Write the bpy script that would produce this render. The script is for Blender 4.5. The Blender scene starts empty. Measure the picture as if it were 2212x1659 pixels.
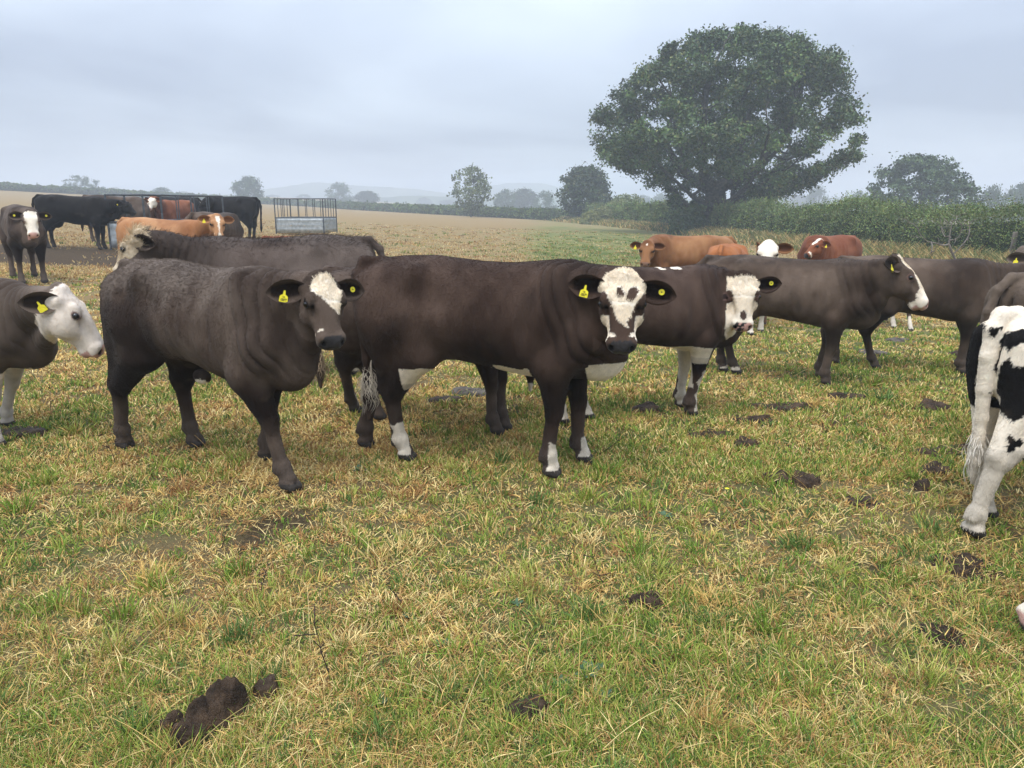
import bpy, math, random
import numpy as np

random.seed(7)
RNG = np.random.default_rng(11)
scene = bpy.context.scene
COL = scene.collection

# ------------------------------------------------------------------ camera
EYE = 1.55
FPX, CPX, CPY, HOR = 1671., 1106., 829.5, 440.      # focal length, centre and horizon row of the photograph at 2212 px
PITCH = math.atan((CPY-HOR)/FPX)
cam_d = bpy.data.cameras.new('camera'); cam = bpy.data.objects.new('camera', cam_d); COL.objects.link(cam)
cam.location = (0, 0, EYE); cam.rotation_euler = (math.pi/2-PITCH, 0, 0)
cam_d.sensor_fit = 'HORIZONTAL'; cam_d.angle = 2*math.atan(CPX/FPX)
cam_d.clip_start = .05; cam_d.clip_end = 6000
scene.camera = cam

# ------------------------------------------------------------------ overcast sky, soft sun
SUN_EL, SUN_AZ = math.radians(62), math.radians(200)      # azimuth measured from +y towards +x
world = bpy.data.worlds.new('World'); scene.world = world; world.use_nodes = True
nt = world.node_tree; nd = nt.nodes; lk = nt.links
for n in list(nd): nd.remove(n)
def N(t, **k):
    n = nd.new(t)
    for a, v in k.items(): setattr(n, a, v)
    return n
out = N('ShaderNodeOutputWorld'); bg = N('ShaderNodeBackground'); bg.inputs['Strength'].default_value = .1
sky = N('ShaderNodeTexSky'); sky.sky_type = 'NISHITA'; sky.sun_disc = False
sky.sun_elevation = SUN_EL; sky.sun_rotation = SUN_AZ; sky.air_density = 1.; sky.dust_density = 2.; sky.ozone_density = 1.5
tc = N('ShaderNodeTexCoord')
sep = N('ShaderNodeSeparateXYZ'); lk.new(tc.outputs['Generated'], sep.inputs[0])
# cloud deck: project the view direction on a flat layer overhead so the clouds flatten towards the horizon
zz = N('ShaderNodeMath', operation='MAXIMUM'); lk.new(sep.outputs['Z'], zz.inputs[0]); zz.inputs[1].default_value = 0.
za = N('ShaderNodeMath', operation='ADD'); lk.new(zz.outputs[0], za.inputs[0]); za.inputs[1].default_value = .14
px = N('ShaderNodeMath', operation='DIVIDE'); lk.new(sep.outputs['X'], px.inputs[0]); lk.new(za.outputs[0], px.inputs[1])
py = N('ShaderNodeMath', operation='DIVIDE'); lk.new(sep.outputs['Y'], py.inputs[0]); lk.new(za.outputs[0], py.inputs[1])
cmb = N('ShaderNodeCombineXYZ'); lk.new(px.outputs[0], cmb.inputs[0]); lk.new(py.outputs[0], cmb.inputs[1])
no = N('ShaderNodeTexNoise'); no.inputs['Scale'].default_value = .5; no.inputs['Detail'].default_value = 5; no.inputs['Roughness'].default_value = .45
no.inputs['Distortion'].default_value = .35; lk.new(cmb.outputs[0], no.inputs['Vector'])
cr = N('ShaderNodeValToRGB'); lk.new(no.outputs['Fac'], cr.inputs[0])
cr.color_ramp.elements[0].position = .38; cr.color_ramp.elements[0].color = (.37, .425, .535, 1)
cr.color_ramp.elements[1].position = .62; cr.color_ramp.elements[1].color = (.62, .70, .81, 1)
# overcast gradient, made steeper overhead than a natural one to brighten the ground
zp = N('ShaderNodeMath', operation='POWER'); lk.new(zz.outputs[0], zp.inputs[0]); zp.inputs[1].default_value = 1.2
lum = N('ShaderNodeMapRange'); lk.new(zp.outputs[0], lum.inputs[0]); lum.inputs[1].default_value = 0; lum.inputs[2].default_value = 1
lum.inputs[3].default_value = 6.7; lum.inputs[4].default_value = 31.
mul = N('ShaderNodeVectorMath', operation='SCALE'); lk.new(cr.outputs[0], mul.inputs[0]); lk.new(lum.outputs[0], mul.inputs['Scale'])
mx = N('ShaderNodeMix', data_type='RGBA'); mx.inputs[0].default_value = .12
lk.new(mul.outputs[0], mx.inputs[6]); lk.new(sky.outputs[0], mx.inputs[7])
lk.new(mx.outputs[2], bg.inputs['Color']); lk.new(bg.outputs[0], out.inputs['Surface'])

sun_d = bpy.data.lights.new('sun', 'SUN'); sun_d.energy = 1.5; sun_d.angle = math.radians(25); sun_d.color = (1, .96, .9)
sun = bpy.data.objects.new('sun', sun_d); COL.objects.link(sun); sun.location = (0, -5, 30)
sun.rotation_euler = (math.pi/2-SUN_EL, 0, math.pi-SUN_AZ)

scene.view_settings.view_transform = 'Standard'; scene.view_settings.look = 'None'
scene.view_settings.exposure = .60; scene.view_settings.gamma = 1.; scene.view_settings.use_curve_mapping = False
scene.render.engine = 'CYCLES'
scene.cycles.max_bounces = 6; scene.cycles.diffuse_bounces = 3; scene.cycles.glossy_bounces = 2; scene.cycles.volume_bounces = 2
scene.cycles.transparent_max_bounces = 8; scene.cycles.use_denoising = True

# ------------------------------------------------------------------ terrain and photograph geometry
def gz(x, y):
    """height of the field: level by the camera, rising to the left, falling gently away to the right"""
    s = np.clip((y-4.5)/8, 0, 1); s = s*s*(3-2*s)
    xl = np.maximum(0, -x-30)
    return s*(-.035*np.clip(x, -140, 70)+.00024*np.minimum(xl, 90)**2)-.006*np.clip(y-8, 0, 260)
def ray(vx, vy):
    a = (vx-CPX)/FPX; b = (vy-CPY)/FPX
    return np.array([a, math.cos(PITCH)-b*math.sin(PITCH), -math.sin(PITCH)-b*math.cos(PITCH)])
def ground_at(vx, vy):
    """where the sight line through a point of the photograph meets the field"""
    d = ray(vx, vy); lo, hi = .5, 500.
    for _ in range(50):
        m = (lo+hi)/2
        if EYE+d[2]*m-gz(d[0]*m, d[1]*m) > 0: lo = m
        else: hi = m
    p = d*lo; return np.array([p[0], p[1], gz(p[0], p[1])])
def at(vx, vy, depth):
    d = ray(vx, vy); return np.array([0, 0, EYE])+d*(depth/d[1])

# ------------------------------------------------------------------ object helpers
def tag(o, label=None, cat=None, group=None, kind=None):
    for k, v in (('label', label), ('category', cat), ('group', group), ('kind', kind)):
        if v: o[k] = v
    return o
def link(name, data, parent=None):
    o = bpy.data.objects.new(name, data); COL.objects.link(o)
    if parent is not None: o.parent = parent
    return o
def empty(name, loc=(0, 0, 0), rz=0., label=None, cat=None, group=None, kind=None):
    o = link(name, None); o.location = loc; o.rotation_euler = (0, 0, rz); o.empty_display_size = .2
    return tag(o, label, cat, group, kind)
def mesh_np(name, V, faces, mat=None, smooth=True, cols=None, extra=None):
    """V (n,3); faces: (m,3|4) array"""
    me = bpy.data.meshes.new(name); V = np.asarray(V, np.float32); Fc = np.asarray(faces, np.int32)
    k = Fc.shape[1]; m = len(Fc)
    me.vertices.add(len(V)); me.vertices.foreach_set('co', V.ravel())
    me.loops.add(m*k); me.loops.foreach_set('vertex_index', Fc.ravel())
    me.polygons.add(m); me.polygons.foreach_set('loop_start', np.arange(0, m*k, k, dtype=np.int32))
    me.polygons.foreach_set('loop_total', np.full(m, k, np.int32))
    if smooth: me.polygons.foreach_set('use_smooth', np.ones(m, bool))
    if cols is not None:
        a = me.attributes.new('Col', 'FLOAT_COLOR', 'POINT'); c = np.ones((len(V), 4), np.float32); c[:, :3] = cols; a.data.foreach_set('color', c.ravel())
    for nme, arr in (extra or {}).items():
        a = me.attributes.new(nme, 'FLOAT', 'POINT'); a.data.foreach_set('value', np.asarray(arr, np.float32))
    if mat: me.materials.append(mat)
    me.update(calc_edges=True); me.validate()
    return me
def curves_np(name, P, rad, mat=None, cols=None):
    """P (n, k, 3) hair strands with k points each; rad (k,) or (n,k); one colour per strand"""
    n, k = P.shape[:2]
    hc = bpy.data.hair_curves.new(name); hc.add_curves([k]*n)
    hc.attributes['position'].data.foreach_set('vector', np.asarray(P, np.float32).ravel())
    r = np.broadcast_to(np.asarray(rad, np.float32), (n, k))
    a = hc.attributes.get('radius') or hc.attributes.new('radius', 'FLOAT', 'POINT'); a.data.foreach_set('value', np.ascontiguousarray(r).ravel())
    if cols is not None:
        a = hc.attributes.new('Col', 'FLOAT_COLOR', 'CURVE'); c = np.ones((n, 4), np.float32); c[:, :3] = cols; a.data.foreach_set('color', c.ravel())
    if mat: hc.materials.append(mat)
    return hc

# ------------------------------------------------------------------ materials
def material(name, rough=.8, color=None, attr=None, spec=.3, sheen=0., bump=None, metal=0.):
    m = bpy.data.materials.new(name); m.use_nodes = True
    t = m.node_tree; b = t.nodes['Principled BSDF']
    b.inputs['Roughness'].default_value = rough; b.inputs['Specular IOR Level'].default_value = spec; b.inputs['Metallic'].default_value = metal
    if sheen: b.inputs['Sheen Weight'].default_value = sheen; b.inputs['Sheen Roughness'].default_value = .5
    if color is not None: b.inputs['Base Color'].default_value = (*color, 1)
    if attr:
        a = t.nodes.new('ShaderNodeAttribute'); a.attribute_name = attr; t.links.new(a.outputs['Color'], b.inputs['Base Color'])
    if bump:
        tcx = t.nodes.new('ShaderNodeTexCoord'); mp = t.nodes.new('ShaderNodeMapping'); mp.inputs['Scale'].default_value = bump.get('scale3', (1, 1, 1))
        nz = t.nodes.new('ShaderNodeTexNoise'); nz.inputs['Scale'].default_value = bump['scale']; nz.inputs['Detail'].default_value = 4; nz.inputs['Roughness'].default_value = .6
        bp = t.nodes.new('ShaderNodeBump'); bp.inputs['Strength'].default_value = bump['strength']; bp.inputs['Distance'].default_value = bump['dist']
        t.links.new(tcx.outputs['Object'], mp.inputs['Vector']); t.links.new(mp.outputs[0], nz.inputs['Vector']); t.links.new(nz.outputs['Fac'], bp.inputs['Height'])
        t.links.new(bp.outputs[0], b.inputs['Normal'])
    return m
def noise_color(m, scale, c1, c2, detail=5, lo=.35, hi=.65, coord='Object', scale3=(1, 1, 1)):
    t = m.node_tree; b = t.nodes['Principled BSDF']
    tcx = t.nodes.new('ShaderNodeTexCoord'); mp = t.nodes.new('ShaderNodeMapping'); mp.inputs['Scale'].default_value = scale3
    nz = t.nodes.new('ShaderNodeTexNoise'); nz.inputs['Scale'].default_value = scale; nz.inputs['Detail'].default_value = detail
    r = t.nodes.new('ShaderNodeValToRGB'); e = r.color_ramp.elements
    e[0].position = lo; e[0].color = (*c1, 1); e[1].position = hi; e[1].color = (*c2, 1)
    t.links.new(tcx.outputs[coord], mp.inputs['Vector']); t.links.new(mp.outputs[0], nz.inputs['Vector']); t.links.new(nz.outputs['Fac'], r.inputs[0]); t.links.new(r.outputs[0], b.inputs['Base Color'])
    return m
# ------------------------------------------------------------------ numpy helpers
def vnoise(p, seed=0):
    """smooth 3-D value noise in [-1, 1]"""
    i = np.floor(p).astype(np.int64); f = p - i; f = f*f*(3-2*f)
    def h(dx, dy, dz):
        n = (i[:, 0]+dx)*374761393 + (i[:, 1]+dy)*668265263 + (i[:, 2]+dz)*2147483647 + seed*1274126177
        n = (n ^ (n >> 13))*1274126177
        n = n & 0x7fffffff
        n = ((n ^ (n >> 16))*668265263) & 0x7fffffff
        return n/1073741823.5 - 1
    x, y, z = f[:, 0], f[:, 1], f[:, 2]
    a = h(0,0,0)*(1-x)+h(1,0,0)*x; b = h(0,1,0)*(1-x)+h(1,1,0)*x
    c = h(0,0,1)*(1-x)+h(1,0,1)*x; d = h(0,1,1)*(1-x)+h(1,1,1)*x
    return (a*(1-y)+b*y)*(1-z) + (c*(1-y)+d*y)*z

def fbm(p, oct=3, seed=0):
    s = 0; a = 1; t = 0
    for k in range(oct):
        s = s + a*vnoise(p*(2.03**k)+17.3*k, seed+k); t += a; a *= .5
    return s/t

def sstep(a, b, x):
    t = np.clip((x-a)/(b-a), 0, 1); return t*t*(3-2*t)

def norm(v):
    v = np.asarray(v, float); return v/np.linalg.norm(v)

def catmull(xs, tab, n):
    """dense Catmull-Rom table: xs ascending, tab (m, k) -> (n, 1+k)"""
    xs = np.asarray(xs, float); tab = np.asarray(tab, float)
    m = np.gradient(tab, xs, axis=0)
    q = np.linspace(xs[0], xs[-1], n)
    i = np.clip(np.searchsorted(xs, q)-1, 0, len(xs)-2)
    h = xs[i+1]-xs[i]; t = ((q-xs[i])/h)[:, None]; h = h[:, None]
    r = (2*t**3-3*t**2+1)*tab[i] + (t**3-2*t**2+t)*h*m[i] + (-2*t**3+3*t**2)*tab[i+1] + (t**3-t**2)*h*m[i+1]
    return q, r

# ------------------------------------------------------------------ signed-distance modelling of one animal body
class Field:
    def __init__(self, lo, hi, vox):
        self.lo = np.array(lo, np.float32); self.v = np.float32(vox)
        self.n = (np.ceil((np.array(hi)-self.lo)/vox)).astype(int)+1
        self.F = np.full(tuple(self.n), .5, np.float32)
        self.ax = [self.lo[k]+np.arange(self.n[k], dtype=np.float32)*self.v for k in range(3)]
    def sub(self, lo, hi, pad):
        s = []
        for k in range(3):
            a = int(max(0, math.floor((lo[k]-pad-self.lo[k])/self.v))); b = int(min(self.n[k], math.ceil((hi[k]+pad-self.lo[k])/self.v)+1))
            if b-a < 1: return None, None
            s.append(slice(a, b))
        g = (self.ax[0][s[0]][:, None, None], self.ax[1][s[1]][None, :, None], self.ax[2][s[2]][None, None, :])
        return tuple(s), g
    def union(self, s, d, k):
        a = self.F[s]
        if k <= 0: self.F[s] = np.minimum(a, d); return
        h = np.clip(.5+.5*(a-d)/k, 0, 1)
        self.F[s] = a*(1-h)+d*h-k*h*(1-h)
    def cut(self, s, d, k):
        a = self.F[s]; d = -d
        h = np.clip(.5-.5*(a-d)/k, 0, 1)
        self.F[s] = a*(1-h)+d*h+k*h*(1-h)
    def cone(self, a, b, ra, rb, k=.03, stretch=1.):
        a = np.asarray(a, np.float32); b = np.asarray(b, np.float32); r = max(ra, rb)
        s, g = self.sub(np.minimum(a, b)-r, np.maximum(a, b)+r, k+2*self.v)
        if s is None: return
        ab = b-a; L2 = float(ab@ab)+1e-9
        x, y, z = g[0]-a[0], g[1]-a[1], g[2]-a[2]
        t = np.clip((x*ab[0]+y*ab[1]+z*ab[2])/L2, 0, 1)
        d = np.sqrt((x-t*ab[0])**2+(y-t*ab[1])**2+(z-t*ab[2])**2)-(ra+(rb-ra)*t)
        self.union(s, d, k)
    def ball(self, c, r, k=.03, M=None, cut=False):
        c = np.asarray(c, np.float32); r = np.broadcast_to(np.asarray(r, np.float32), (3,))
        R = float(r.max()) if M is not None else r
        s, g = self.sub(c-R, c+R, k+2*self.v)
        if s is None: return
        x, y, z = g[0]-c[0], g[1]-c[1], g[2]-c[2]
        if M is not None:   # rows of M are the local axes
            x, y, z = [M[i][0]*x+M[i][1]*y+M[i][2]*z for i in range(3)]
        q = np.sqrt((x/r[0])**2+(y/r[1])**2+(z/r[2])**2)+1e-6
        p = np.sqrt(x*x+y*y+z*z)
        d = p*(1-1/q) if r.min() > .6*r.max() else (q-1)*r.min()*np.clip(.6+.4*p/r.min(), .6, 1.6)
        (self.cut if cut else self.union)(s, d.astype(np.float32), k)
    def mesh(self):
        F = self.F; ins = F < 0
        nx, ny, nz = F.shape
        cnt = np.zeros((nx-1, ny-1, nz-1), np.int8)
        for dx in (0, 1):
            for dy in (0, 1):
                for dz in (0, 1):
                    cnt += ins[dx:nx-1+dx, dy:ny-1+dy, dz:nz-1+dz]
        cells = np.argwhere((cnt > 0) & (cnt < 8))
        idx = np.full(cnt.shape, -1, np.int32); idx[tuple(cells.T)] = np.arange(len(cells))
        acc = np.zeros((len(cells), 3)); num = np.zeros(len(cells))
        cor = [(a, b, c) for a in (0, 1) for b in (0, 1) for c in (0, 1)]
        val = {c: F[cells[:, 0]+c[0], cells[:, 1]+c[1], cells[:, 2]+c[2]] for c in cor}
        for c in cor:
            for ax in range(3):
                if c[ax]: continue
                e = list(c); e[ax] = 1; e = tuple(e)
                va, vb = val[c], val[e]; m = (va < 0) != (vb < 0)
                t = np.where(m, va/(va-vb+1e-12*(va == vb)), 0)
                p = np.tile(np.array(c, float), (len(cells), 1)); p[:, ax] = t
                acc[m] += p[m]; num[m] += 1
        V = (cells+acc/num[:, None])*self.v+self.lo
        Q = []
        for ax in range(3):
            o = [k for k in range(3) if k != ax]
            a = [slice(None)]*3; b = [slice(None)]*3; a[ax] = slice(0, -1); b[ax] = slice(1, None)
            for k in o: a[k] = b[k] = slice(1, -1)
            A = ins[tuple(a)]; B = ins[tuple(b)]
            e = np.argwhere(A != B)
            if not len(e): continue
            fl = A[tuple(e.T)]
            e = e.copy(); e[:, o[0]] += 1; e[:, o[1]] += 1
            def ci(d0, d1):
                q = e.copy(); q[:, o[0]] += d0; q[:, o[1]] += d1
                return idx[tuple(q.T)]
            q = np.stack([ci(-1, -1), ci(0, -1), ci(0, 0), ci(-1, 0)], 1)
            if ax == 1: fl = ~fl
            q = np.where(fl[:, None], q, q[:, ::-1])
            Q.append(q)
        Q = np.concatenate(Q)
        return V, Q[(Q >= 0).all(1)]

TORSO = np.array([  # x, top, bottom, half width
 (-.81,1.03,.88,.06),(-.78,1.10,.80,.13),(-.70,1.165,.70,.20),(-.56,1.195,.66,.245),(-.38,1.205,.625,.268),(-.18,1.19,.608,.284),
 (0,1.180,.578,.296),(.18,1.176,.558,.294),(.34,1.178,.545,.275),(.48,1.18,.55,.245),(.60,1.15,.57,.205),(.70,1.09,.605,.16),(.79,.98,.68,.085)])
HEAD = np.array([  # u, half width, dorsal, ventral
 (-.045,.045,-.02,-.08),(-.02,.074,.018,-.125),(.04,.098,.040,-.165),(.11,.114,.050,-.195),(.17,.118,.052,-.205),(.23,.105,.046,-.192),
 (.29,.084,.036,-.160),(.35,.072,.025,-.134),(.40,.074,.016,-.120),(.44,.079,.008,-.112),(.475,.072,-.008,-.100),(.50,.045,-.03,-.08)])

class Cow:
    """builds one animal in metres, x forward, y to its left, z up, origin on the ground under the middle of the body"""
    def __init__(self, s=1., girth=1., hs=1., poll=(1.02, 0, 1.14), hyaw=0., pitch=62., roll=0., feet=None, tail=((-.02, 0), (0, 0)), udder=0., belly=-.025,
                 neck_up=.05, vox=.02, neck=.94, legs=.93, seed=0, ears=(0., 0.), sex=0., tail_len=1., shorten=0., tail_r=1., hl=.80, fold=.55):
        self.__dict__.update(locals())
        y = math.radians(hyaw); p = math.radians(pitch); r = math.radians(roll)
        U = np.array([math.cos(y)*math.cos(p), math.sin(y)*math.cos(p), -math.sin(p)])
        V = np.array([-math.sin(y), math.cos(y), 0.]); W = np.cross(U, V)
        self.V = V*math.cos(r)+W*math.sin(r); self.W = np.cross(U, self.V); self.U = U
        self.P = np.asarray(poll, float)     # in units of the scaled body (metres)
        self.feet = {k: (v[0]-(shorten if k[0] == 'H' else 0), v[1]) for k, v in (feet or {}).items()}
    def hp(self, u, v, w):
        return self.P+(self.U*(u*self.hl)+self.V*v+self.W*w)*self.hs
    def build(self):
        s = self.s; hs = self.hs
        hc = self.hp(.25, 0, -.08)
        lo = np.minimum(np.array([-1.02*s, -.42*s, -.02]), hc-.36*hs); hi = np.maximum(np.array([.95*s, .42*s, 1.30*s]), hc+.36*hs)
        f = self.f = Field(lo, hi, self.vox)
        G = self.girth
        # trunk
        q, tab = catmull(TORSO[:, 0]*s, TORSO[:, 1:]*s, 240)
        sl, g = f.sub((-.81*s, -.33*s*G, .5*s), (.79*s, .33*s*G, 1.22*s), .1)
        x = np.clip(g[0][:, 0, 0], q[0], q[-1])
        top = np.interp(x, q, tab[:, 0]); bot = np.interp(x, q, tab[:, 1]); w = np.interp(x, q, tab[:, 2])*G
        bot = bot-self.belly*np.exp(-((x/s+.02)/.32)**2)
        zc = (top*.46+bot*.54)[:, None, None].astype(np.float32); hu = top[:, None, None]-zc; hd = zc-bot[:, None, None]; w = w[:, None, None].astype(np.float32)
        dz = g[2]-zc; zt = dz/np.where(dz > 0, hu, hd)
        we = w*(1-.20*np.clip(zt, 0, 1)**1.6-.10*np.clip(-zt, 0, 1)**2)
        qq = (np.abs(g[1]/we)**2.25+np.abs(zt)**2.25)**(1/2.25)+1e-4
        rad = np.sqrt(g[1]**2+dz**2)
        d = rad*(1-1/qq); d = np.where(rad < .05, -.15, d)
        ex = (np.abs(g[0]-np.clip(g[0], q[0], q[-1])))
        d = np.where(ex > 0, np.sqrt(np.maximum(d, 0)**2+ex**2), d).astype(np.float32)
        f.union(sl, d, .02)
        S = lambda *a: np.array(a)*s
        # hips, pins, withers, brisket
        for sd in (-1, 1):
            f.ball(S(-.40, .185*sd*G, 1.10), .05*s, .10*s)
            f.ball(S(-.745, .10*sd, 1.04), .05*s, .08*s)
        f.ball(S(.46, 0, 1.115), S(.16, .07, .055), .08*s)
        f.ball(S(.66, 0, .675), S(.135, .11, .11), .10*s)
        if self.udder: f.ball(S(-.42, 0, .57), S(.15, .12, .11)*self.udder, .06*s)
        if self.sex:
            f.ball(S(-.12, 0, .55), S(.09, .035, .045)*self.sex, .05*s)
        for sd in (-1, 1):
            f.ball(S(-.27, .30*sd*G, 1.03), S(.13, .045, .085), .07*s, cut=True)     # hollow of the flank
            f.ball(S(.31, .315*sd*G, .86), S(.035, .04, .26), .07*s, cut=True)       # crease behind the shoulder
            f.ball(S(-.80, .045*sd, .90), S(.05, .02, .16), .04*s, cut=True)
        # legs
        for key, sd in (('HL', 1), ('HR', -1)):
            fx, fy = self.feet.get(key, (-.56*s, .15*s*sd)); self.leg(key, False, sd, fx, fy)
        for key, sd in (('FL', 1), ('FR', -1)):
            fx, fy = self.feet.get(key, (.53*s, .15*s*sd)); self.leg(key, True, sd, fx, fy)
        self.do_neck(); self.do_head(); self.do_tail()
        V, Q = f.mesh(); del f.F
        self.body_n = len(V)
        eV, eQ, tag = self.make_ears()
        self.vert_ear = np.concatenate([np.zeros(len(V)), tag])
        self.Vrest = None
        Q = np.concatenate([Q, eQ+len(V)]); V = np.concatenate([V, eV])
        # neck folds
        n = self.normals(V, Q); self.Vh = self.headco(V)
        m = self.fold_mask(V)
        ab = self.nk[-1]-self.nk[0]; tn = ((V-self.nk[0])@ab)/np.linalg.norm(ab)
        wr = np.abs(np.sin(math.pi*tn/(.058*s)+.8*vnoise(V*4.5, 3)))**.55-.62; wr = wr*(.6+.6*np.clip(vnoise(V*np.array([5., 5, 2.2]), 5)+.4, 0, 1))
        V = V+n*(m*wr*.024*self.fold)[:, None]
        rb = np.sin(V[:, 0]/s*52+V[:, 2]/s*9)*sstep(-.30, -.12, V[:, 0]/s)*sstep(.36, .2, V[:, 0]/s)*sstep(.62, .72, V[:, 2]/s)*sstep(1.1, .98, V[:, 2]/s)*(np.abs(V[:, 1]) > .1*s)
        V = V+n*((.0022*rb+.0065*fbm(V*6.5, 2, self.seed))*(self.vert_ear == 0))[:, None]
        self.Vrest = V.copy()
        if self.shorten:
            V[:, 0] += self.shift(V[:, 0]); self.tail_end = self.tail_end+S3(self.shorten, 0, 0)
        return V, Q
    def shift(self, x):
        return self.shorten*np.clip((.36*self.s-x)/(.80*self.s), 0, 1)
    def fold_mask(self, V):
        a, b = self.nk[0], self.nk[-1]; ab = b-a
        t = ((V-a)@ab)/(ab@ab)
        d = np.linalg.norm(V-self.hp(.2, 0, -.05), axis=1)
        return sstep(.12, .35, t)*(1-sstep(.75, .95, t))*sstep(.19, .27, d/self.hs)*sstep(.60, .74, V[:, 2]/self.s)*(self.vert_ear == 0)*(np.abs(V[:, 0]) > 0)
    def leg(self, key, front, sd, fx, fy):
        f = self.f; s = self.s; G = self.girth
        if front:
            x0, y0, zt = .53, .15, .80
        else:
            x0, y0, zt = -.56, .15, .90
        dx, dy = fx/s-x0, fy/s-sd*y0
        def J(x, y, z):
            t = np.clip(1-z/zt, 0, 1); t = t**.85
            return np.array([x+dx*t, sd*y+dy*t, z-.0*t])*s
        lg = self.legs*s
        if front:
            f.ball(S3(.47, .150*sd*G, .92)*s, S3(.13, .085, .24)*s, .09*s)
            f.ball(S3(.62, .12*sd*G, .80)*s, .085*s, .11*s)
            f.cone(J(.60, .15, .80), J(.47, .165, .63), .10*s, .095*s, .06*s)
            f.cone(J(.475, .160, .66), J(.505, .152, .41), .108*s, .058*lg, .035*s)
            f.ball(J(.510, .152, .375), S3(.050, .047, .062)*lg, .025*s)
            f.cone(J(.505, .152, .35), J(.498, .152, .15), .044*lg, .039*lg, .02*s)
            fx_, fz = .500, .13
        else:
            f.ball(S3(-.56, .135*sd*G, .84)*s+S3(dx, 0, 0)*.12*s, S3(.205, .105, .27)*s, .10*s)
            f.cone(J(-.48, .15, .84), J(-.37, .178, .67), .14*s, .092*s, .07*s)
            f.cone(J(-.43, .168, .68), J(-.60, .158, .44), .112*s, .068*lg, .05*s)
            f.cone(J(-.60, .145, .74), J(-.655, .155, .47), .100*s, .040*lg, .05*s)
            f.ball(J(-.662, .155, .458), .036*lg, .02*s)
            f.ball(J(-.615, .155, .425), S3(.064, .050, .072)*lg, .03*s)
            f.cone(J(-.618, .155, .40), J(-.60, .155, .16), .048*lg, .040*lg, .02*s)
            fx_, fz = -.595, .135
        f.ball(J(fx_, .152, fz), S3(.053, .050, .052)*lg, .02*s)
        f.cone(J(fx_, .152, fz-.005), J(fx_+.026, .152, .065), .042*lg, .046*lg, .02*s)
        for c in (-1, 1):
            f.cone(J(fx_+.018, .152+.024*c, .048), J(fx_+.060, .152+.022*c, .026), .037*lg, .026*lg, .008)
            f.ball(J(fx_-.036, .152+.022*c, fz-.022), .013*lg, .016)
        # flat sole
        c = J(fx_+.04, .152, 0)
        sl, g = f.sub(c-.13*s, c+.13*s, 0)
        if sl: f.F[sl] = np.maximum(f.F[sl], np.broadcast_to(.0-g[2], f.F[sl].shape)*1.)
    def do_neck(self):
        f = self.f; s = self.s; hs = self.hs
        a = S3(.42, 0, .915)*s; e = self.hp(.07, 0, -.075)
        L = np.linalg.norm(e-a)
        hb = norm(-self.U*.55+self.W*-.35+S3(0, 0, 0))
        c1 = a+S3(.36, 0, .02+self.neck_up)*L; c2 = e-norm(self.U*.55+S3(norm(e-a)[0], norm(e-a)[1], norm(e-a)[2])*1.0)*L*.33
        t = np.linspace(0, 1, 13)[:, None]
        C = (1-t)**3*a+3*(1-t)**2*t*c1+3*(1-t)*t*t*c2+t**3*e
        self.nk = C
        t = t[:, 0]; N = self.neck
        ru = (.215*(1-t)**1.3+.122*(1-(1-t)**1.3))*s*N; rs = (.185*(1-t)**1.1+.088*(1-(1-t)**1.1))*s*N
        lo = (C-ru[:, None]).min(0); hi = (C+ru[:, None]).max(0)
        sl, g = f.sub(lo, hi, .05)
        best = None
        for i in range(12):
            A, B = C[i], C[i+1]; ab = B-A; T = ab/np.linalg.norm(ab)
            up = S3(0, 0, 1)-T*T[2]; 
            if np.linalg.norm(up) < .2: up = up+S3(1, 0, 0)*.3
            up = norm(up-T*(up@T)); sd = np.cross(up, T)
            x, y, z = g[0]-np.float32(A[0]), g[1]-np.float32(A[1]), g[2]-np.float32(A[2])
            tt = np.clip((x*ab[0]+y*ab[1]+z*ab[2])/(ab@ab), 0, 1)
            x = x-tt*ab[0]; y = y-tt*ab[1]; z = z-tt*ab[2]
            pu = x*up[0]+y*up[1]+z*up[2]; ps = x*sd[0]+y*sd[1]+z*sd[2]; pt = x*T[0]+y*T[1]+z*T[2]
            RU = ru[i]+(ru[i+1]-ru[i])*tt; RS = rs[i]+(rs[i+1]-rs[i])*tt
            q = np.sqrt((pu/RU)**2+(ps/RS)**2+(pt/RS)**2)+1e-4
            d = np.sqrt(x*x+y*y+z*z)*(1-1/q); d = np.where(q < .3, -.05*s, d)
            best = d if best is None else np.minimum(best, d)
        f.union(sl, best.astype(np.float32), .10*s)
        # dewlap
        j = self.hp(.16, 0, -.165)
        m = (S3(.74, 0, .71)*s+j)/2-S3(0, 0, .018)*s
        f.cone(S3(.70, 0, .66)*s, m, .065*s, .040*s, .09*s)
        f.cone(m, j, .045*s, .05*hs, .08*s)
    def headloft(self, g):
        M = [self.U, self.V, self.W]
        x, y, z = g[0]-np.float32(self.P[0]), g[1]-np.float32(self.P[1]), g[2]-np.float32(self.P[2])
        u, v, w = [np.float32(M[i][0])*x+np.float32(M[i][1])*y+np.float32(M[i][2])*z for i in range(3)]
        return u/(self.hs*self.hl), v/self.hs, w/self.hs
    def do_head(self):
        f = self.f; hs = self.hs; M = [self.U, self.V, self.W]
        c = self.hp(.23, 0, -.08); R = .31*hs
        sl, g = f.sub(c-R, c+R, 0)
        u, v, w = self.headloft(g)
        q, tab = catmull(HEAD[:, 0], HEAD[:, 1:], 160)
        uc = np.clip(u, q[0], q[-1])
        hw = np.interp(uc, q, tab[:, 0]).astype(np.float32); tp = np.interp(uc, q, tab[:, 1]).astype(np.float32); bt = np.interp(uc, q, tab[:, 2]).astype(np.float32)
        zc = tp*.55+bt*.45; dz = w-zc; zt = dz/np.where(dz > 0, tp-zc, zc-bt)
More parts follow.
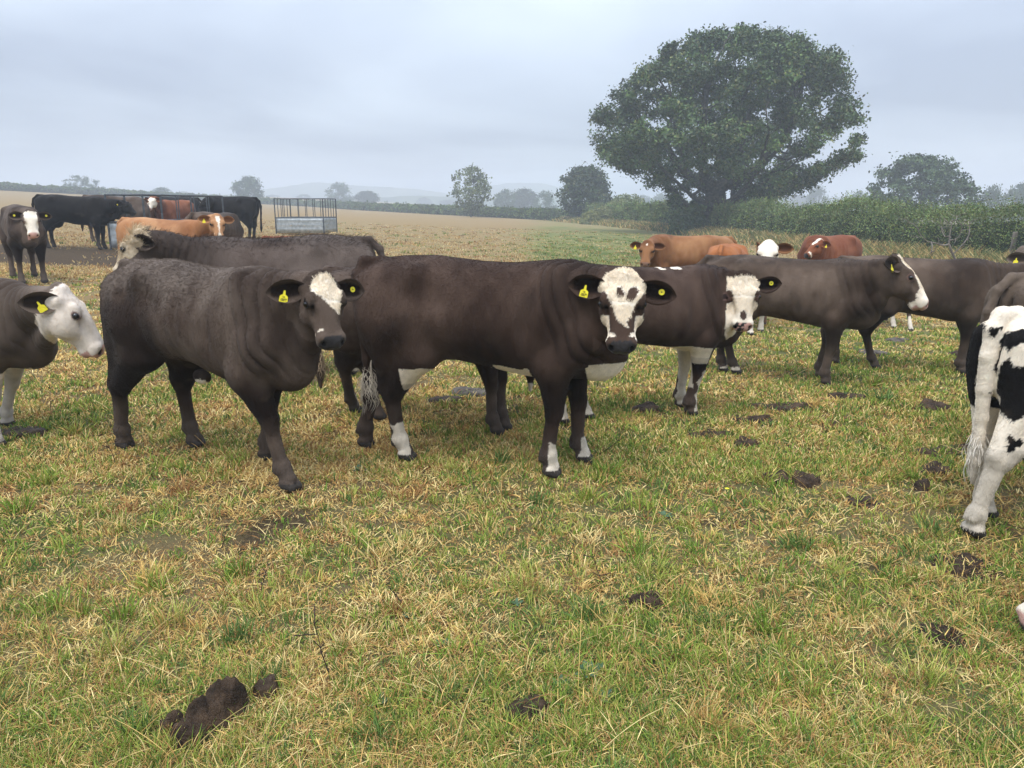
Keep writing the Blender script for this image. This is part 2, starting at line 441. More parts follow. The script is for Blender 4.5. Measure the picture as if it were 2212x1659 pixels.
        we = hw*(1-.26*np.clip(-zt, 0, 1)**1.3*sstep(.48, .34, uc)-.10*np.clip(zt, 0, 1)**2)
        qq = (np.abs(v/we)**2.5+np.abs(zt)**2.5)**(1/2.5)+1e-4
        rad = np.sqrt(v*v+dz*dz); d = rad*(1-1/qq); d = np.where(rad < .015, -.05, d)
        ex = np.abs(u-uc)*self.hl; d = np.where(ex > 0, np.sqrt(np.maximum(d, 0)**2+ex**2), d)*hs
        f.union(sl, d.astype(np.float32), .045*hs)
        B = lambda p, r, k, cut=False: f.ball(self.hp(*p), np.array(r)*hs*np.array([self.hl, 1, 1]), k*hs, M, cut)
        B((-.005, 0, .012), (.055, .062, .035), .04)          # poll
        for sd in (-1, 1):
            B((.150, .092*sd, .026), (.042, .026, .024), .03)  # brow
            B((.185, .103*sd, .004), (.034, .018, .026), .02)  # lids
            B((.20, .080*sd, -.095), (.085, .035, .07), .04)   # cheek
            B((.435, .050*sd, -.028), (.035, .03, .035), .02)  # nostril wings
            B((.05, .092*sd, -.03), (.035, .03, .035), .03)    # ear root
            B((.474, .053*sd, -.028), (.022, .011, .016), .010, True)
            B((.43, .074*sd, -.088), (.06, .012, .005), .008, True)
            B((.275, .075*sd, -.005), (.06, .012, .02), .03, True)
        B((.42, 0, -.118), (.05, .05, .022), .02)              # chin
        B((.485, 0, -.088), (.02, .06, .005), .008, True)
    def do_tail(self):
        f = self.f; s = self.s; (tx, ty), (ex, ey) = self.tail; L = self.tail_len
        r0 = max(.034*s*self.tail_r, self.vox*1.3); r1 = max(.021*s*self.tail_r, self.vox*1.15)
        P = [S3(-.66, 0, 1.165), S3(-.76, ty*.2, 1.165), S3(-.835+tx*.5, ty*.6, 1.09), S3(-.86+tx, ty, .96), S3(-.855+tx+ex*.4, ty+ey*.4, .78), S3(-.85+tx+ex*.8, ty+ey*.8, .62), S3(-.85+tx+ex, ty+ey, .62-.12*L)]
        for i in range(len(P)-1):
            t = i/(len(P)-2)
            f.cone(P[i]*s, P[i+1]*s, r0+(r1-r0)*t, r0+(r1-r0)*min(1, t+.2), .02*s)
        self.tail_pts = [p*s for p in P]
        e = P[-1]*s
        f.cone(e, e-S3(0, 0, .10*s), .026*s, .034*s, .02*s)
        f.cone(e-S3(0, 0, .10*s), e-S3(0, 0, .22*s), .034*s, max(.010*s, self.vox*.8), .02*s)
        self.tail_end = e
    def make_ears(self):
        hs = self.hs; VV = []; QQ = []; TG = []; off = 0
        na, nb = 13, 9
        self.earframe = {}
        for sd in (-1, 1):
            dr = self.ears[0 if sd > 0 else 1]
            fold = 0.
            if abs(dr) > 60: fold = dr; dr = 0
            D = norm(self.V*sd*math.cos(math.radians(dr))-self.U*math.sin(math.radians(dr))+self.W*-.22-self.U*.05)
            if fold: D = norm(self.V*sd*.35-self.U*.45-self.W*.75)   # laid back
            O = norm(self.W*.80+self.U*.50-D*(D@(self.W*.80+self.U*.50)))   # where the hollow faces
            X = np.cross(D, O)
            base = self.hp(.055, .088*sd, -.022)
            a = np.linspace(0, 1, na); b = np.linspace(-1, 1, nb)
            A, Bb = np.meshgrid(a, b, indexing='ij')
            L = .212*hs
            wd = hs*(.030+.037*np.sin(np.pi*np.clip(A*1.02, 0, 1)**.9)**1.)*np.where(A > .72, np.sqrt(np.clip(1-((A-.72)/.285)**2, 0.004, 1)), 1)
            cup = (.55+.25*(1-A))
            dep = wd*cup*(Bb**2)*1.15
            sag = -.018*hs*A**2
            ctr = base[None, None]+D*(A*L)[..., None]
            for side in (0, 1):
                th = .0055*hs*(1-Bb**2*.75)*(1 if side == 0 else -1)
                P = ctr+X*(wd*Bb)[..., None]+O*(dep-wd*.5+sag+th)[..., None]
                VV.append(P.reshape(-1, 3)); TG.append(np.where((np.abs(Bb) > .72) | (A > .90), 1.5, 1.).ravel() if side == 0 else np.full(na*nb, 2.))
                i = np.arange(na-1)[:, None]*nb+np.arange(nb-1)[None]
                q = np.stack([i, i+1, i+nb+1, i+nb], -1).reshape(-1, 4)+off
                flip = (side == 0) == (sd > 0)
                QQ.append(q if flip else q[:, ::-1]); off += na*nb
            o0, o1 = off-2*na*nb, off-na*nb
            rim = [i*nb for i in range(na)]+[(na-1)*nb+j for j in range(1, nb)]+[i*nb+nb-1 for i in range(na-2, -1, -1)]
            r = np.array(rim); q = np.stack([o0+r[:-1], o0+r[1:], o1+r[1:], o1+r[:-1]], 1); QQ.append(q)
            self.earframe[sd] = (base, D, O, X, L)
        return np.concatenate(VV), np.concatenate(QQ), np.concatenate(TG)
    def headco(self, V):
        d = (V-self.P)/self.hs
        return np.stack([d@self.U/self.hl, d@self.V, d@self.W], 1)
    @staticmethod
    def normals(V, Q):
        fn = np.cross(V[Q[:, 2]]-V[Q[:, 0]], V[Q[:, 3]]-V[Q[:, 1]])
        n = np.zeros_like(V)
        for k in range(4):
            for c in range(3): n[:, c] += np.bincount(Q[:, k], fn[:, c], len(V))
        return n/(np.linalg.norm(n, axis=1)[:, None]+1e-12)

def S3(*a): return np.array(a, float)
# ------------------------------------------------------------------ the field
def dryness(x, y):
    """0 = green, 1 = bleached: patches close up, a golden slope to the left and a greener strip on the right"""
    p = np.stack([x, y, 0*x], 1)
    n = .55*fbm(p*.9, 3, 5)+.35*fbm(p*.22+4, 2, 8)+.35*fbm(p*3.3, 2, 12)
    near = .47-.24*sstep(-.8, .8, x-.10*y)
    fx = x/np.maximum(y, 1)
    far = .80-.55*sstep(-.02, .06, fx)*sstep(.34, .22, fx)+.12*sstep(-.2, -.5, fx)
    far = far+.30*sstep(45, 90, y)
    t = sstep(6, 16, y)
    return np.clip(near*(1-t)+far*t+n*(.75-.4*t), 0, 1)
def muddiness(x, y):
    p = np.stack([x, y, 0*x], 1); n = fbm(p*.5, 3, 21)
    m = sstep(1.15, .75, np.hypot((x+11.2)/5.6, (y-19.5)/3.4)+.5*n)
    n2 = fbm(p*1.7+9, 3, 25)+.35*fbm(p*5.5, 2, 27)
    return np.clip(np.maximum(m, sstep(.47, .62, n2)*sstep(14, 7, y)*.8), 0, 1)

def ground_sheet():
    a = np.concatenate([-np.geomspace(850, 9, 60), np.linspace(-8.8, 8.8, 230), np.geomspace(9, 850, 60)])
    b = np.concatenate([np.linspace(-60, 0, 20), np.linspace(.5, 12, 180), np.geomspace(12.2, 960, 110)])
    X, Y = np.meshgrid(a, b, indexing='ij'); x, y = X.ravel(), Y.ravel()
    p = np.stack([x, y, 0*x], 1)
    z = gz(x, y)+.014*fbm(p*2.1, 3, 3)*sstep(30, 8, y)-.004
    m = muddiness(x, y); d = dryness(x, y)
    z = z-.012*m*sstep(20, 8, y)
    n = len(b); i = np.arange(len(a)-1)[:, None]*n+np.arange(n-1)[None]
    Q = np.stack([i, i+n, i+n+1, i+1], -1).reshape(-1, 4)
    mat = material('pasture_ground', rough=.95, spec=.1)
    t = mat.node_tree; b_ = t.nodes['Principled BSDF']; L = t.links
    def nd(k, **kw):
        q = t.nodes.new(k)
        for aa, v in kw.items(): setattr(q, aa, v)
        return q
    A = nd('ShaderNodeAttribute', attribute_name='dry'); Mu = nd('ShaderNodeAttribute', attribute_name='mud')
    tcx = nd('ShaderNodeTexCoord')
    n1 = nd('ShaderNodeTexNoise'); n1.inputs['Scale'].default_value = 9; n1.inputs['Detail'].default_value = 8; n1.inputs['Roughness'].default_value = .7
    n2 = nd('ShaderNodeTexNoise'); n2.inputs['Scale'].default_value = 1.3; n2.inputs['Detail'].default_value = 6
    for q in (n1, n2): L.new(tcx.outputs['Object'], q.inputs['Vector'])
    ma = nd('ShaderNodeMath', operation='MULTIPLY_ADD'); L.new(n1.outputs['Fac'], ma.inputs[0]); ma.inputs[1].default_value = 1.1; L.new(A.outputs['Fac'], ma.inputs[2])
    mb = nd('ShaderNodeMath', operation='MULTIPLY_ADD'); L.new(n2.outputs['Fac'], mb.inputs[0]); mb.inputs[1].default_value = .8; L.new(ma.outputs[0], mb.inputs[2])
    ms = nd('ShaderNodeMath', operation='SUBTRACT'); L.new(mb.outputs[0], ms.inputs[0]); ms.inputs[1].default_value = .95
    r = nd('ShaderNodeValToRGB'); L.new(ms.outputs[0], r.inputs[0]); e = r.color_ramp.elements
    e[0].position = .05; e[0].color = (.085, .115, .032, 1); e[1].position = .95; e[1].color = (.255, .175, .080, 1)
    k = e.new(.35); k.color = (.19, .185, .065, 1); k = e.new(.62); k.color = (.23, .178, .08, 1)
    # soil between the plants close up, darkened as if shaded by the grass
    n3 = nd('ShaderNodeTexNoise'); n3.inputs['Scale'].default_value = 55; n3.inputs['Detail'].default_value = 5; n3.inputs['Roughness'].default_value = .75; L.new(tcx.outputs['Object'], n3.inputs['Vector'])
    soil = nd('ShaderNodeValToRGB'); L.new(n3.outputs['Fac'], soil.inputs[0]); e = soil.color_ramp.elements
    e[0].position = .34; e[0].color = (.030, .021, .014, 1); e[1].position = .68; e[1].color = (.20, .135, .068, 1); k = e.new(.52); k.color = (.062, .042, .025, 1)
    mix = nd('ShaderNodeMix', data_type='RGBA'); L.new(Mu.outputs['Fac'], mix.inputs[0]); L.new(r.outputs[0], mix.inputs[6]); L.new(soil.outputs[0], mix.inputs[7])
    geo = nd('ShaderNodeAttribute', attribute_name='close')
    mix2 = nd('ShaderNodeMix', data_type='RGBA'); L.new(geo.outputs['Fac'], mix2.inputs[0]); L.new(mix.outputs[2], mix2.inputs[6]); L.new(soil.outputs[0], mix2.inputs[7])
    L.new(mix2.outputs[2], b_.inputs['Base Color'])
    bp = nd('ShaderNodeBump'); bp.inputs['Strength'].default_value = .8; bp.inputs['Distance'].default_value = .05; hb = nd('ShaderNodeMath', operation='MULTIPLY_ADD'); L.new(n3.outputs['Fac'], hb.inputs[0]); hb.inputs[1].default_value = .45; L.new(n1.outputs['Fac'], hb.inputs[2]); L.new(hb.outputs[0], bp.inputs['Height']); L.new(bp.outputs[0], b_.inputs['Normal'])
    o = link('ground', mesh_np('ground', np.stack([x, y, z], 1), Q, mat, True, None, {'dry': d, 'mud': m, 'close': .48*sstep(14, 6, y)}))
    tag(o, kind='structure')
ground_sheet()

GRASS = material('grass_blades', rough=.65, attr='Col', spec=.2)
G_GREEN = np.array([(.105, .170, .022), (.15, .220, .030), (.21, .255, .042), (.085, .145, .034), (.27, .285, .06)])
G_STRAW = np.array([(.52, .35, .115), (.36, .215, .070), (.58, .45, .20), (.27, .140, .050), (.47, .35, .135)])
def field_points(n, rng, y0, y1):
    """points spread so that they thin out with distance; wider than the frame on both sides"""
    u = rng.random(n); y = 1/(1/y0+(1/y1-1/y0)*u)
    x = (rng.random(n)*2-1)*(.86*y+1.1)
    return x, y
def blades(name, label, nc, per, y0, y1, rng, hmin, hmax, spread, lean, straw_bias, kr, flat=0.):
    cx, cy = field_points(nc, rng, y0, y1)
    d = dryness(cx, cy); m = muddiness(cx, cy)
    gp = fbm(np.stack([cx, cy, 0*cx], 1)*4.2, 2, 33)+.6*fbm(np.stack([cx, cy, 0*cx], 1)*1.3, 2, 34)
    keep = rng.random(nc) > np.maximum(m*.96, sstep(-.05, -.55, gp)*.5*(y0 < 10)*(hmax > .05))
    cx, cy, d = cx[keep], cy[keep], d[keep]; nc = len(cx)
    isdry = rng.random(nc) < np.clip(.04+d*1.02+straw_bias, 0, .97)
    ch = hmin+(hmax-hmin)*rng.random(nc)**1.5*(1-.25*isdry)
    n = nc*per; i = np.repeat(np.arange(nc), per)
    sc = (.6+.8*rng.random(nc))[i]*spread*np.where(isdry[i], 1.4, 1)
    x = cx[i]+rng.normal(0, 1, n)*sc; y = cy[i]+rng.normal(0, 1, n)*sc
    az = rng.random(n)*2*math.pi; out = np.arctan2(y-cy[i], x-cx[i]); az = np.where(rng.random(n) < .6, out+rng.normal(0, .6, n), az)
    ln = ch[i]*(.55+.6*rng.random(n))
    le = np.clip(lean+flat*isdry[i]+rng.normal(0, .30, n), .02, 1.45); be = .25+.75*rng.random(n)
    z0 = gz(x, y)-.004
    pts = []; px_, py_, pz_ = x.copy(), y.copy(), z0.copy()
    for k in range(4):
        pts.append(np.stack([px_, py_, pz_], 1))
        a = np.clip(le+be*(k/3.)*.9, 0, 1.62)
        px_ = px_+np.cos(az)*np.sin(a)*ln/3; py_ = py_+np.sin(az)*np.sin(a)*ln/3; pz_ = np.maximum(pz_+np.cos(a)*ln/3, z0+.004)
    P = np.stack(pts, 1)
    pal = np.where(isdry[:, None], G_STRAW[rng.integers(0, 5, nc)], G_GREEN[rng.integers(0, 5, nc)])[i]
    mixd = (rng.random(n) < .22)[:, None]; pal = np.where(mixd, G_STRAW[rng.integers(0, 5, n)], pal)
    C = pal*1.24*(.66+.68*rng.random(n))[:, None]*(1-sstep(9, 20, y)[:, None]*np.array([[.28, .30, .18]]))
    r = np.maximum(.0010, kr*y)*(.55+1.1*rng.random(n)**1.5)
    R = r[:, None]*np.array([1., 1., .8, .15])
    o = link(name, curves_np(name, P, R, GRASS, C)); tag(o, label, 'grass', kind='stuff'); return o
_r = np.random.default_rng(3)
blades('grass', 'short mixed green and straw coloured pasture grass close to the camera', 17000, 14, 1.25, 6.5, _r, .025, .080, .019, .36, 0., .00052, .40)
blades('grass', 'bigger separate tufts of grass in the turf', 260, 70, 1.4, 9, _r, .055, .115, .030, .36, -.12, .00056, .1)
blades('grass', 'short patchy grass under and around the middle of the herd', 26000, 11, 4.2, 16, _r, .03, .07, .035, .36, -.04, .00050, .35)
blades('grass', 'bleached grass on the far slope of the field', 15000, 8, 14, 60, _r, .04, .10, .10, .34, .0, .00036, .15)
blades('grass', 'fine low turf filling the gaps between the taller grass', 36000, 8, 1.25, 10, _r, .012, .034, .026, .60, .05, .00046, .25)
blades('thatch', 'flattened dead straw lying in the grass', 9000, 4, 1.25, 7, _r, .06, .16, .05, 1.15, .45, .00034, .2)
def stalks():
    rng = np.random.default_rng(8); n = 230
    x, y = field_points(n, rng, 1.4, 9); n = len(x)
    az = rng.random(n)*6.28; le = .25+.85*rng.random(n)**.7; ln = .14+.22*rng.random(n)
    z = gz(x, y); P = []
    for k in range(5):
        f = k/4; a = le+.25*f
        P.append(np.stack([x+np.cos(az)*np.sin(a)*ln*f, y+np.sin(az)*np.sin(a)*ln*f, z+np.cos(a)*ln*f+.004], 1))
    C = G_STRAW[rng.integers(0, 5, n)]*(.85+.4*rng.random(n))[:, None]
    tag(link('grass_stalks', curves_np('grass_stalks', np.stack(P, 1), np.maximum(.0011, .0004*y)[:, None]*np.array([1, 1, .9, .8, .5]), GRASS, C)), 'long dry seed stalks sticking up out of the turf', 'grass stalks', kind='stuff')
stalks()
def verge():
    """long tawny grass along the foot of the hedge"""
    rng = np.random.default_rng(18); n = 42000
    t = rng.random(n)**1.6; i = t*(len(HL)-1); k = np.minimum(i.astype(int), len(HL)-2); f = (i-k)[:, None]
    c = HL[k]*(1-f)+HL[k+1]*f
    x = c[:, 0]-1.15-np.abs(rng.normal(0, .9, n)); y = c[:, 1]+rng.normal(0, .6, n)
    z = gz(x, y); ln = .30+.65*rng.random(n)*np.clip(1.6-(c[:, 0]-x)*.4, .3, 1); az = rng.random(n)*6.28; le = .1+.35*rng.random(n)
    P = [np.stack([x+np.cos(az)*np.sin(le+.4*q)*ln*q, y+np.sin(az)*np.sin(le+.4*q)*ln*q, z+np.cos(le+.3*q)*ln*q], 1) for q in (0, .35, .7, 1)]
    g = rng.random(n) < .55
    C = np.where(g[:, None], np.array([(.11, .14, .04)]), G_STRAW[rng.integers(0, 5, n)]*.95)*(.8+.5*rng.random(n))[:, None]
    tag(link('long_grass', curves_np('long_grass', np.stack(P, 1), (.00034*y)[:, None]*np.array([1, 1, .8, .3]), GRASS, C)), 'long tawny grass along the foot of the hedge', 'grass', kind='stuff')

# ------------------------------------------------------------------ leaves, trees and hedges
BARK = noise_color(material('bark', rough=.9, spec=.1, bump=dict(scale=9, strength=.8, dist=.05, scale3=(1, 1, .25))), 6, (.028, .026, .022), (.085, .078, .066))
LEAF = material('leaves', rough=.55, attr='Col', spec=.25)
def leaf_cloud(C, size, rng, pal, up=.35, name='crown', mat=None, lum=None):
    """one small folded leaf spray per centre: two triangles of a bent diamond"""
    n = len(C); nrm = rng.normal(0, 1, (n, 3)); nrm[:, 2] += up*2; nrm /= np.linalg.norm(nrm, axis=1)[:, None]
    t = rng.normal(0, 1, (n, 3)); t -= nrm*(t*nrm).sum(1)[:, None]; t /= np.linalg.norm(t, axis=1)[:, None]
    b = np.cross(nrm, t); s = (size*(.6+.8*rng.random(n)))[:, None]
    V = np.stack([C-t*s*.5, C+b*s*.30+nrm*s*.10, C+t*s*.5, C-b*s*.30+nrm*s*.10], 1).reshape(-1, 3)
    i = np.arange(n)*4; F = np.concatenate([np.stack([i, i+1, i+2], 1), np.stack([i, i+2, i+3], 1)])
    col = pal[rng.integers(0, len(pal), n)]*(.72+.56*rng.random(n))[:, None]
    if lum is not None: col = col*lum[:, None]
    return mesh_np(name, V, F, mat or LEAF, False, np.repeat(col, 4, axis=0))
OAKP = np.array([(.040, .072, .020), (.052, .085, .024), (.066, .098, .030), (.034, .060, .020), (.085, .090, .030)])
MIXP = np.array([(.050, .085, .026), (.040, .070, .024), (.070, .105, .036)])
HEDP = np.array([(.095, .165, .034), (.13, .205, .044), (.065, .12, .030), (.16, .215, .050), (.14, .145, .040)])

def grow(attr, trunk, step, infl, kill, rng, iters=140):
    """branches that grow towards a cloud of points; returns nodes, parents"""
    nodes = [np.array(p, float) for p in trunk]; par = [-1]+list(range(len(trunk)-1)); A = np.array(attr)
    Nn = np.array(nodes)
    near = np.full(len(A), 1e9); who = np.zeros(len(A), int); new0 = 0
    for _ in range(iters):
        for q in range(new0, len(nodes)):
            d = np.linalg.norm(A-nodes[q], axis=1); m = d < near; near[m] = d[m]; who[m] = q
        new0 = len(nodes)
        act = (near < infl)
        if not act.any(): break
        grown = 0
        for q in np.unique(who[act]):
            v = A[act & (who == q)]-nodes[q]; v = (v/np.linalg.norm(v, axis=1)[:, None]).sum(0)+rng.normal(0, .25, 3)
            l = np.linalg.norm(v)
            if l < 1e-3: continue
            p = nodes[q]+v/l*step
            nodes.append(p); par.append(int(q)); grown += 1
        k = near > kill
        A, near, who = A[k], near[k], who[k]
        if not len(A) or not grown: break
    return np.array(nodes), np.array(par)
def branch_mesh(name, nodes, par, r_tip, expo, mat, rmin_draw=0., sides=6, flare=1., base_r=None):
    n = len(nodes); acc = np.zeros(n); kids = np.zeros(n, int)
    for i in range(n-1, 0, -1):
        if acc[i] == 0: acc[i] = r_tip**expo
        acc[par[i]] += acc[i]; kids[par[i]] += 1
    r = np.maximum(acc, r_tip**expo)**(1/expo)
    if base_r: r = r_tip+(r-r_tip)*(base_r-r_tip)/(r[1]-r_tip)
    V = []; F = []
    for i in range(1, n):
        if r[i] < rmin_draw: continue
        a, b = nodes[par[i]], nodes[i]; d = b-a; L = np.linalg.norm(d)
        if L < 1e-6: continue
        d /= L; u = np.cross(d, (0, 0, 1) if abs(d[2]) < .9 else (1, 0, 0)); u /= np.linalg.norm(u); w = np.cross(d, u)
        ra, rb = min(r[par[i]], r[i]*1.35), r[i]
        if par[i] == 0: ra *= flare
        o = len(V); k = sides if r[i] > rmin_draw*3 else 4
        for p, rr in ((a, ra), (b+d*rb*.3, rb)):
            for q in range(k):
                t = 2*math.pi*q/k; V.append(p+(u*math.cos(t)+w*math.sin(t))*rr)
        for q in range(k): F.append((o+q, o+(q+1) % k, o+k+(q+1) % k, o+k+q))
    return mesh_np(name, np.array(V), np.array(F), mat), r

def make_tree(name, label, base, attr, trunk, rng, step, infl, kill, r_tip, leaves, lsize, cl, pal, expo=2.2, rmin=.03, group=None, droop=.0, flare=1.3, cat='tree', hole=(.5, -9.), tone=.25, base_r=None):
    nodes, par = grow(attr, trunk, step, infl, kill, rng)
    t = empty(name, base, 0, label, cat, group)
    me, r = branch_mesh('trunk', nodes, par, r_tip, expo, BARK, rmin, 8, flare, base_r)
    link('trunk', me, t)
    tips = nodes[(r < r_tip*2.1)]; tips = tips[(fbm(tips*hole[0], 2, 91) > hole[1]) | (tips[:, 2] < 4.5)]
    per = max(1, int(leaves/len(tips)))
    c = np.repeat(tips, per, axis=0)
    tw = np.repeat(.55+.9*rng.random(len(tips)), per)[:, None]
    C = c+rng.normal(0, 1, c.shape)*np.array([cl, cl, cl*.62])*tw
    C[:, 2] -= droop*rng.random(len(C))
    link('crown', leaf_cloud(C, np.full(len(C), lsize), rng, pal, lum=np.repeat(np.exp(rng.normal(0, tone, len(tips))), per)), t)
    return t

def oak():
    rng = np.random.default_rng(5); D = 62.
    k = D/FPX/math.cos(PITCH)*1.0
    bx = at(1545, 450, D)[0]; bz = float(gz(bx, D))
    # outline of the crown read as height above the ground against reach to either side
    rows = [(45, 1560, 1640), (70, 1470, 1740), (100, 1400, 1790), (150, 1372, 1812), (200, 1318, 1800), (250, 1292, 1832), (300, 1272, 1874), (340, 1300, 1868), (370, 1345, 1815), (395, 1400, 1770), (420, 1440, 1690), (452, 1470, 1570)]
    Z = np.array([at(r[1], r[0], D)[2] for r in rows])-bz; Lx = np.array([at(r[1], r[0], D)[0] for r in rows])-bx; Rx = np.array([at(r[2], r[0], D)[0] for r in rows])-bx; Lx += np.where(Z > 5, -.35, .4); Rx -= np.where(Z > 5, -.1, .4); Z[:4] -= .55
    A = []
    while len(A) < 1500:
        z = rng.uniform(Z[-1], Z[0]); l = np.interp(-z, -Z, Lx); r_ = np.interp(-z, -Z, Rx); cxx = (l+r_)/2; w = (r_-l)/2
        a = rng.random()*6.283; q = rng.random()**.36
        p = np.array([cxx+w*q*math.cos(a), w*.92*q*math.sin(a), z])
        if z < 3.0 and math.hypot(p[0]+.6, p[1]) > 3.4 and rng.random() < .75: continue
        if vnoise(np.array([p*.30]), 4)[0] < -.34: continue
        A.append(p)
    for _ in range(90):
        q = rng.normal(0, 1, 3); A.append(np.array([-1.7, -.9, 2.3])+q*np.array([.8, .5, .6]))
        if _ < 45: A.append(np.array([1.6, -.9, 2.9])+q*np.array([.7, .5, .4]))
    trunk = [(0, 0, -.3), (0, 0, .7), (.05, 0, 1.5), (0, 0, 2.3), (-.05, 0, 3.1)]
    t = make_tree('oak_tree', 'large spreading oak rising out of the hedge, gaps of sky in its crown', (bx, D, bz), A, trunk, rng, .55, 6.5, .95, 0.020, 135000, .235, .34, OAKP*1.2, expo=1.84, rmin=.028, droop=.35, hole=(.50, -.17), tone=.32, base_r=.95)
oak()

def lobed(rng, n, H, W, kind='round', low=.18):
    """attractor cloud for a hedgerow tree of height H and width W"""
    A = []
    while len(A) < n:
        z = rng.uniform(low, 1); 
        if kind == 'round': w = math.sqrt(max(0, 1-((z-.55)/.46)**2))
        elif kind == 'dome': w = math.sqrt(max(0, 1-((z-low)/(1.01-low))**2))
        else: w = .35+.65*math.sin(math.pi*min(1, z*1.05)**1.5)
        a = rng.random()*6.283; q = rng.random()**.4
        p = np.array([W/2*w*q*math.cos(a), W/2*w*q*math.sin(a), z*H])
        if vnoise(np.array([p*(4.5/H)*1.6]), 7)[0] < (-.30 if kind != 'open' else -.05): continue
        A.append(p)
    return A
TREES = 'trees beyond the field hedges'
FAR = []
def px_tree(label, x0, x1, ytop, D, kind, n, leaves, seed, pal=MIXP, name='hedgerow_tree', low=.15, cl=.055, ls=.055, hole=(.5, -9.)):
    rng = np.random.default_rng(seed)
    pt = at((x0+x1)/2, ytop, D); cx = pt[0]; z = float(gz(cx, D)); top = pt[2]
    H = max(top-z, 3.); W = (x1-x0)/FPX*D
    tr = [(0, 0, -.2), (0, 0, H*low*.5), (0, 0, H*low*.9), (.02*H, 0, H*(low+.10))]
    t = make_tree(name, label, (cx, D, z), lobed(rng, n, H, W, kind, low), tr, rng, H*.05, H*.7, H*.08, .012*H/5, leaves, H*ls, H*cl, pal, rmin=.018*H/5, group=TREES, hole=hole)
    t['size'] = 0; del t['size']
    FAR.append((t, W, H)); return t
px_tree('slender open tree with sky showing through, above the far hedge', 966, 1066, 362, 120, 'open', 200, 2800, 41, np.array([(.13, .155, .065), (.10, .13, .055)]), low=.10, cl=.045, ls=.055, hole=(.8, -.15))
px_tree('dense dark round tree at the corner where two hedges meet', 1208, 1318, 364, 106, 'round', 170, 11000, 42, OAKP*.75, low=.14, cl=.062, ls=.055)
px_tree('broad domed tree behind the hedge, to the right of the big oak', 1876, 2112, 338, 92, 'dome', 330, 17000, 43, MIXP, low=.22, cl=.042, ls=.04)
px_tree('grey domed tree right of the feeder of bars', 700, 763, 396, 330, 'dome', 90, 6500, 44, low=.05, cl=.07, ls=.06)
px_tree('grey round tree on the skyline above the black cows', 501, 572, 384, 230, 'round', 90, 6500, 45, low=.10, cl=.07, ls=.06)
px_tree('wide low tree on the skyline above the large black cow', 128, 220, 380, 230, 'dome', 90, 6500, 46, low=.0, cl=.06, ls=.055)
def copies():
    """the more distant trees: copies of those above, each with its own size and turn"""
    rng = random.Random(4)
    spec = [(768, 816, 414, 260, 'small grey tree just right of the domed tree'), (326, 372, 405, 230, 'pale tree top behind the near feeder'), (848, 895, 428, 420, 'very pale low tree in the mist, first of the pair left of the slender tree'),
            (898, 935, 426, 400, 'very pale low tree in the mist, second of the pair left of the slender tree'), (1066, 1118, 412, 230, 'misty tree just right of the slender tree'), (1108, 1160, 410, 240, 'misty tree in the middle of the row left of the dark round tree'),
            (1150, 1205, 414, 225, 'misty tree touching the dark round tree'), (1366, 1412, 424, 300, 'misty tree just left of the oak trunk, behind the pale bush'), (1398, 1462, 420, 280, 'wider misty tree against the left side of the oak trunk'),
            (1604, 1646, 430, 290, 'small misty tree just right of the oak trunk'), (1700, 1760, 424, 330, 'misty low tree between the oak and the domed tree'), (1738, 1796, 404, 260, 'misty tree beside the left edge of the domed tree'), (1830, 1880, 416, 240, 'misty shoulder of a tree touching the domed tree'),
            (2115, 2180, 404, 150, 'hazy tree beside the right edge of the domed tree'), (2172, 2240, 402, 165, 'hazy tree cut by the right edge of the view'), (950, 985, 432, 380, 'tiny misty tree under the slender tree'), (640, 672, 428, 380, 'tiny misty tree left of the grey domed tree'),
            (575, 604, 430, 400, 'tiny misty tree above the rump of the black cow'), (380, 412, 414, 360, 'tiny misty tree over the feeder rail'), (60, 92, 402, 420, 'faint tree on the skyline at the far left'), (232, 262, 406, 400, 'faint tree on the skyline left of the near feeder'), (2260, 2330, 398, 140, 'hazy tree just outside the right edge')]
    for i, (x0, x1, yt, D, lab) in enumerate(spec):
        src, W, H = FAR[[1, 3, 4, 3, 4][i % 5]]
        D = D*1.0 if D < 200 else 200+(D-200)*1.9
        pt = at((x0+x1)/2, yt, D); cx = pt[0]; z = float(gz(cx, D)); h = max(pt[2]-z, 2.5); w = (x1-x0)/FPX*D
        o = src.copy(); COL.objects.link(o); o.location = (cx, D, z); o.scale = (w/W, w/W, h/H); o.rotation_euler = (0, 0, rng.random()*6.28); o['label'] = lab; o['group'] = TREES
        for ch in list(src.children):
            c = ch.copy(); COL.objects.link(c); c.parent = o
copies()

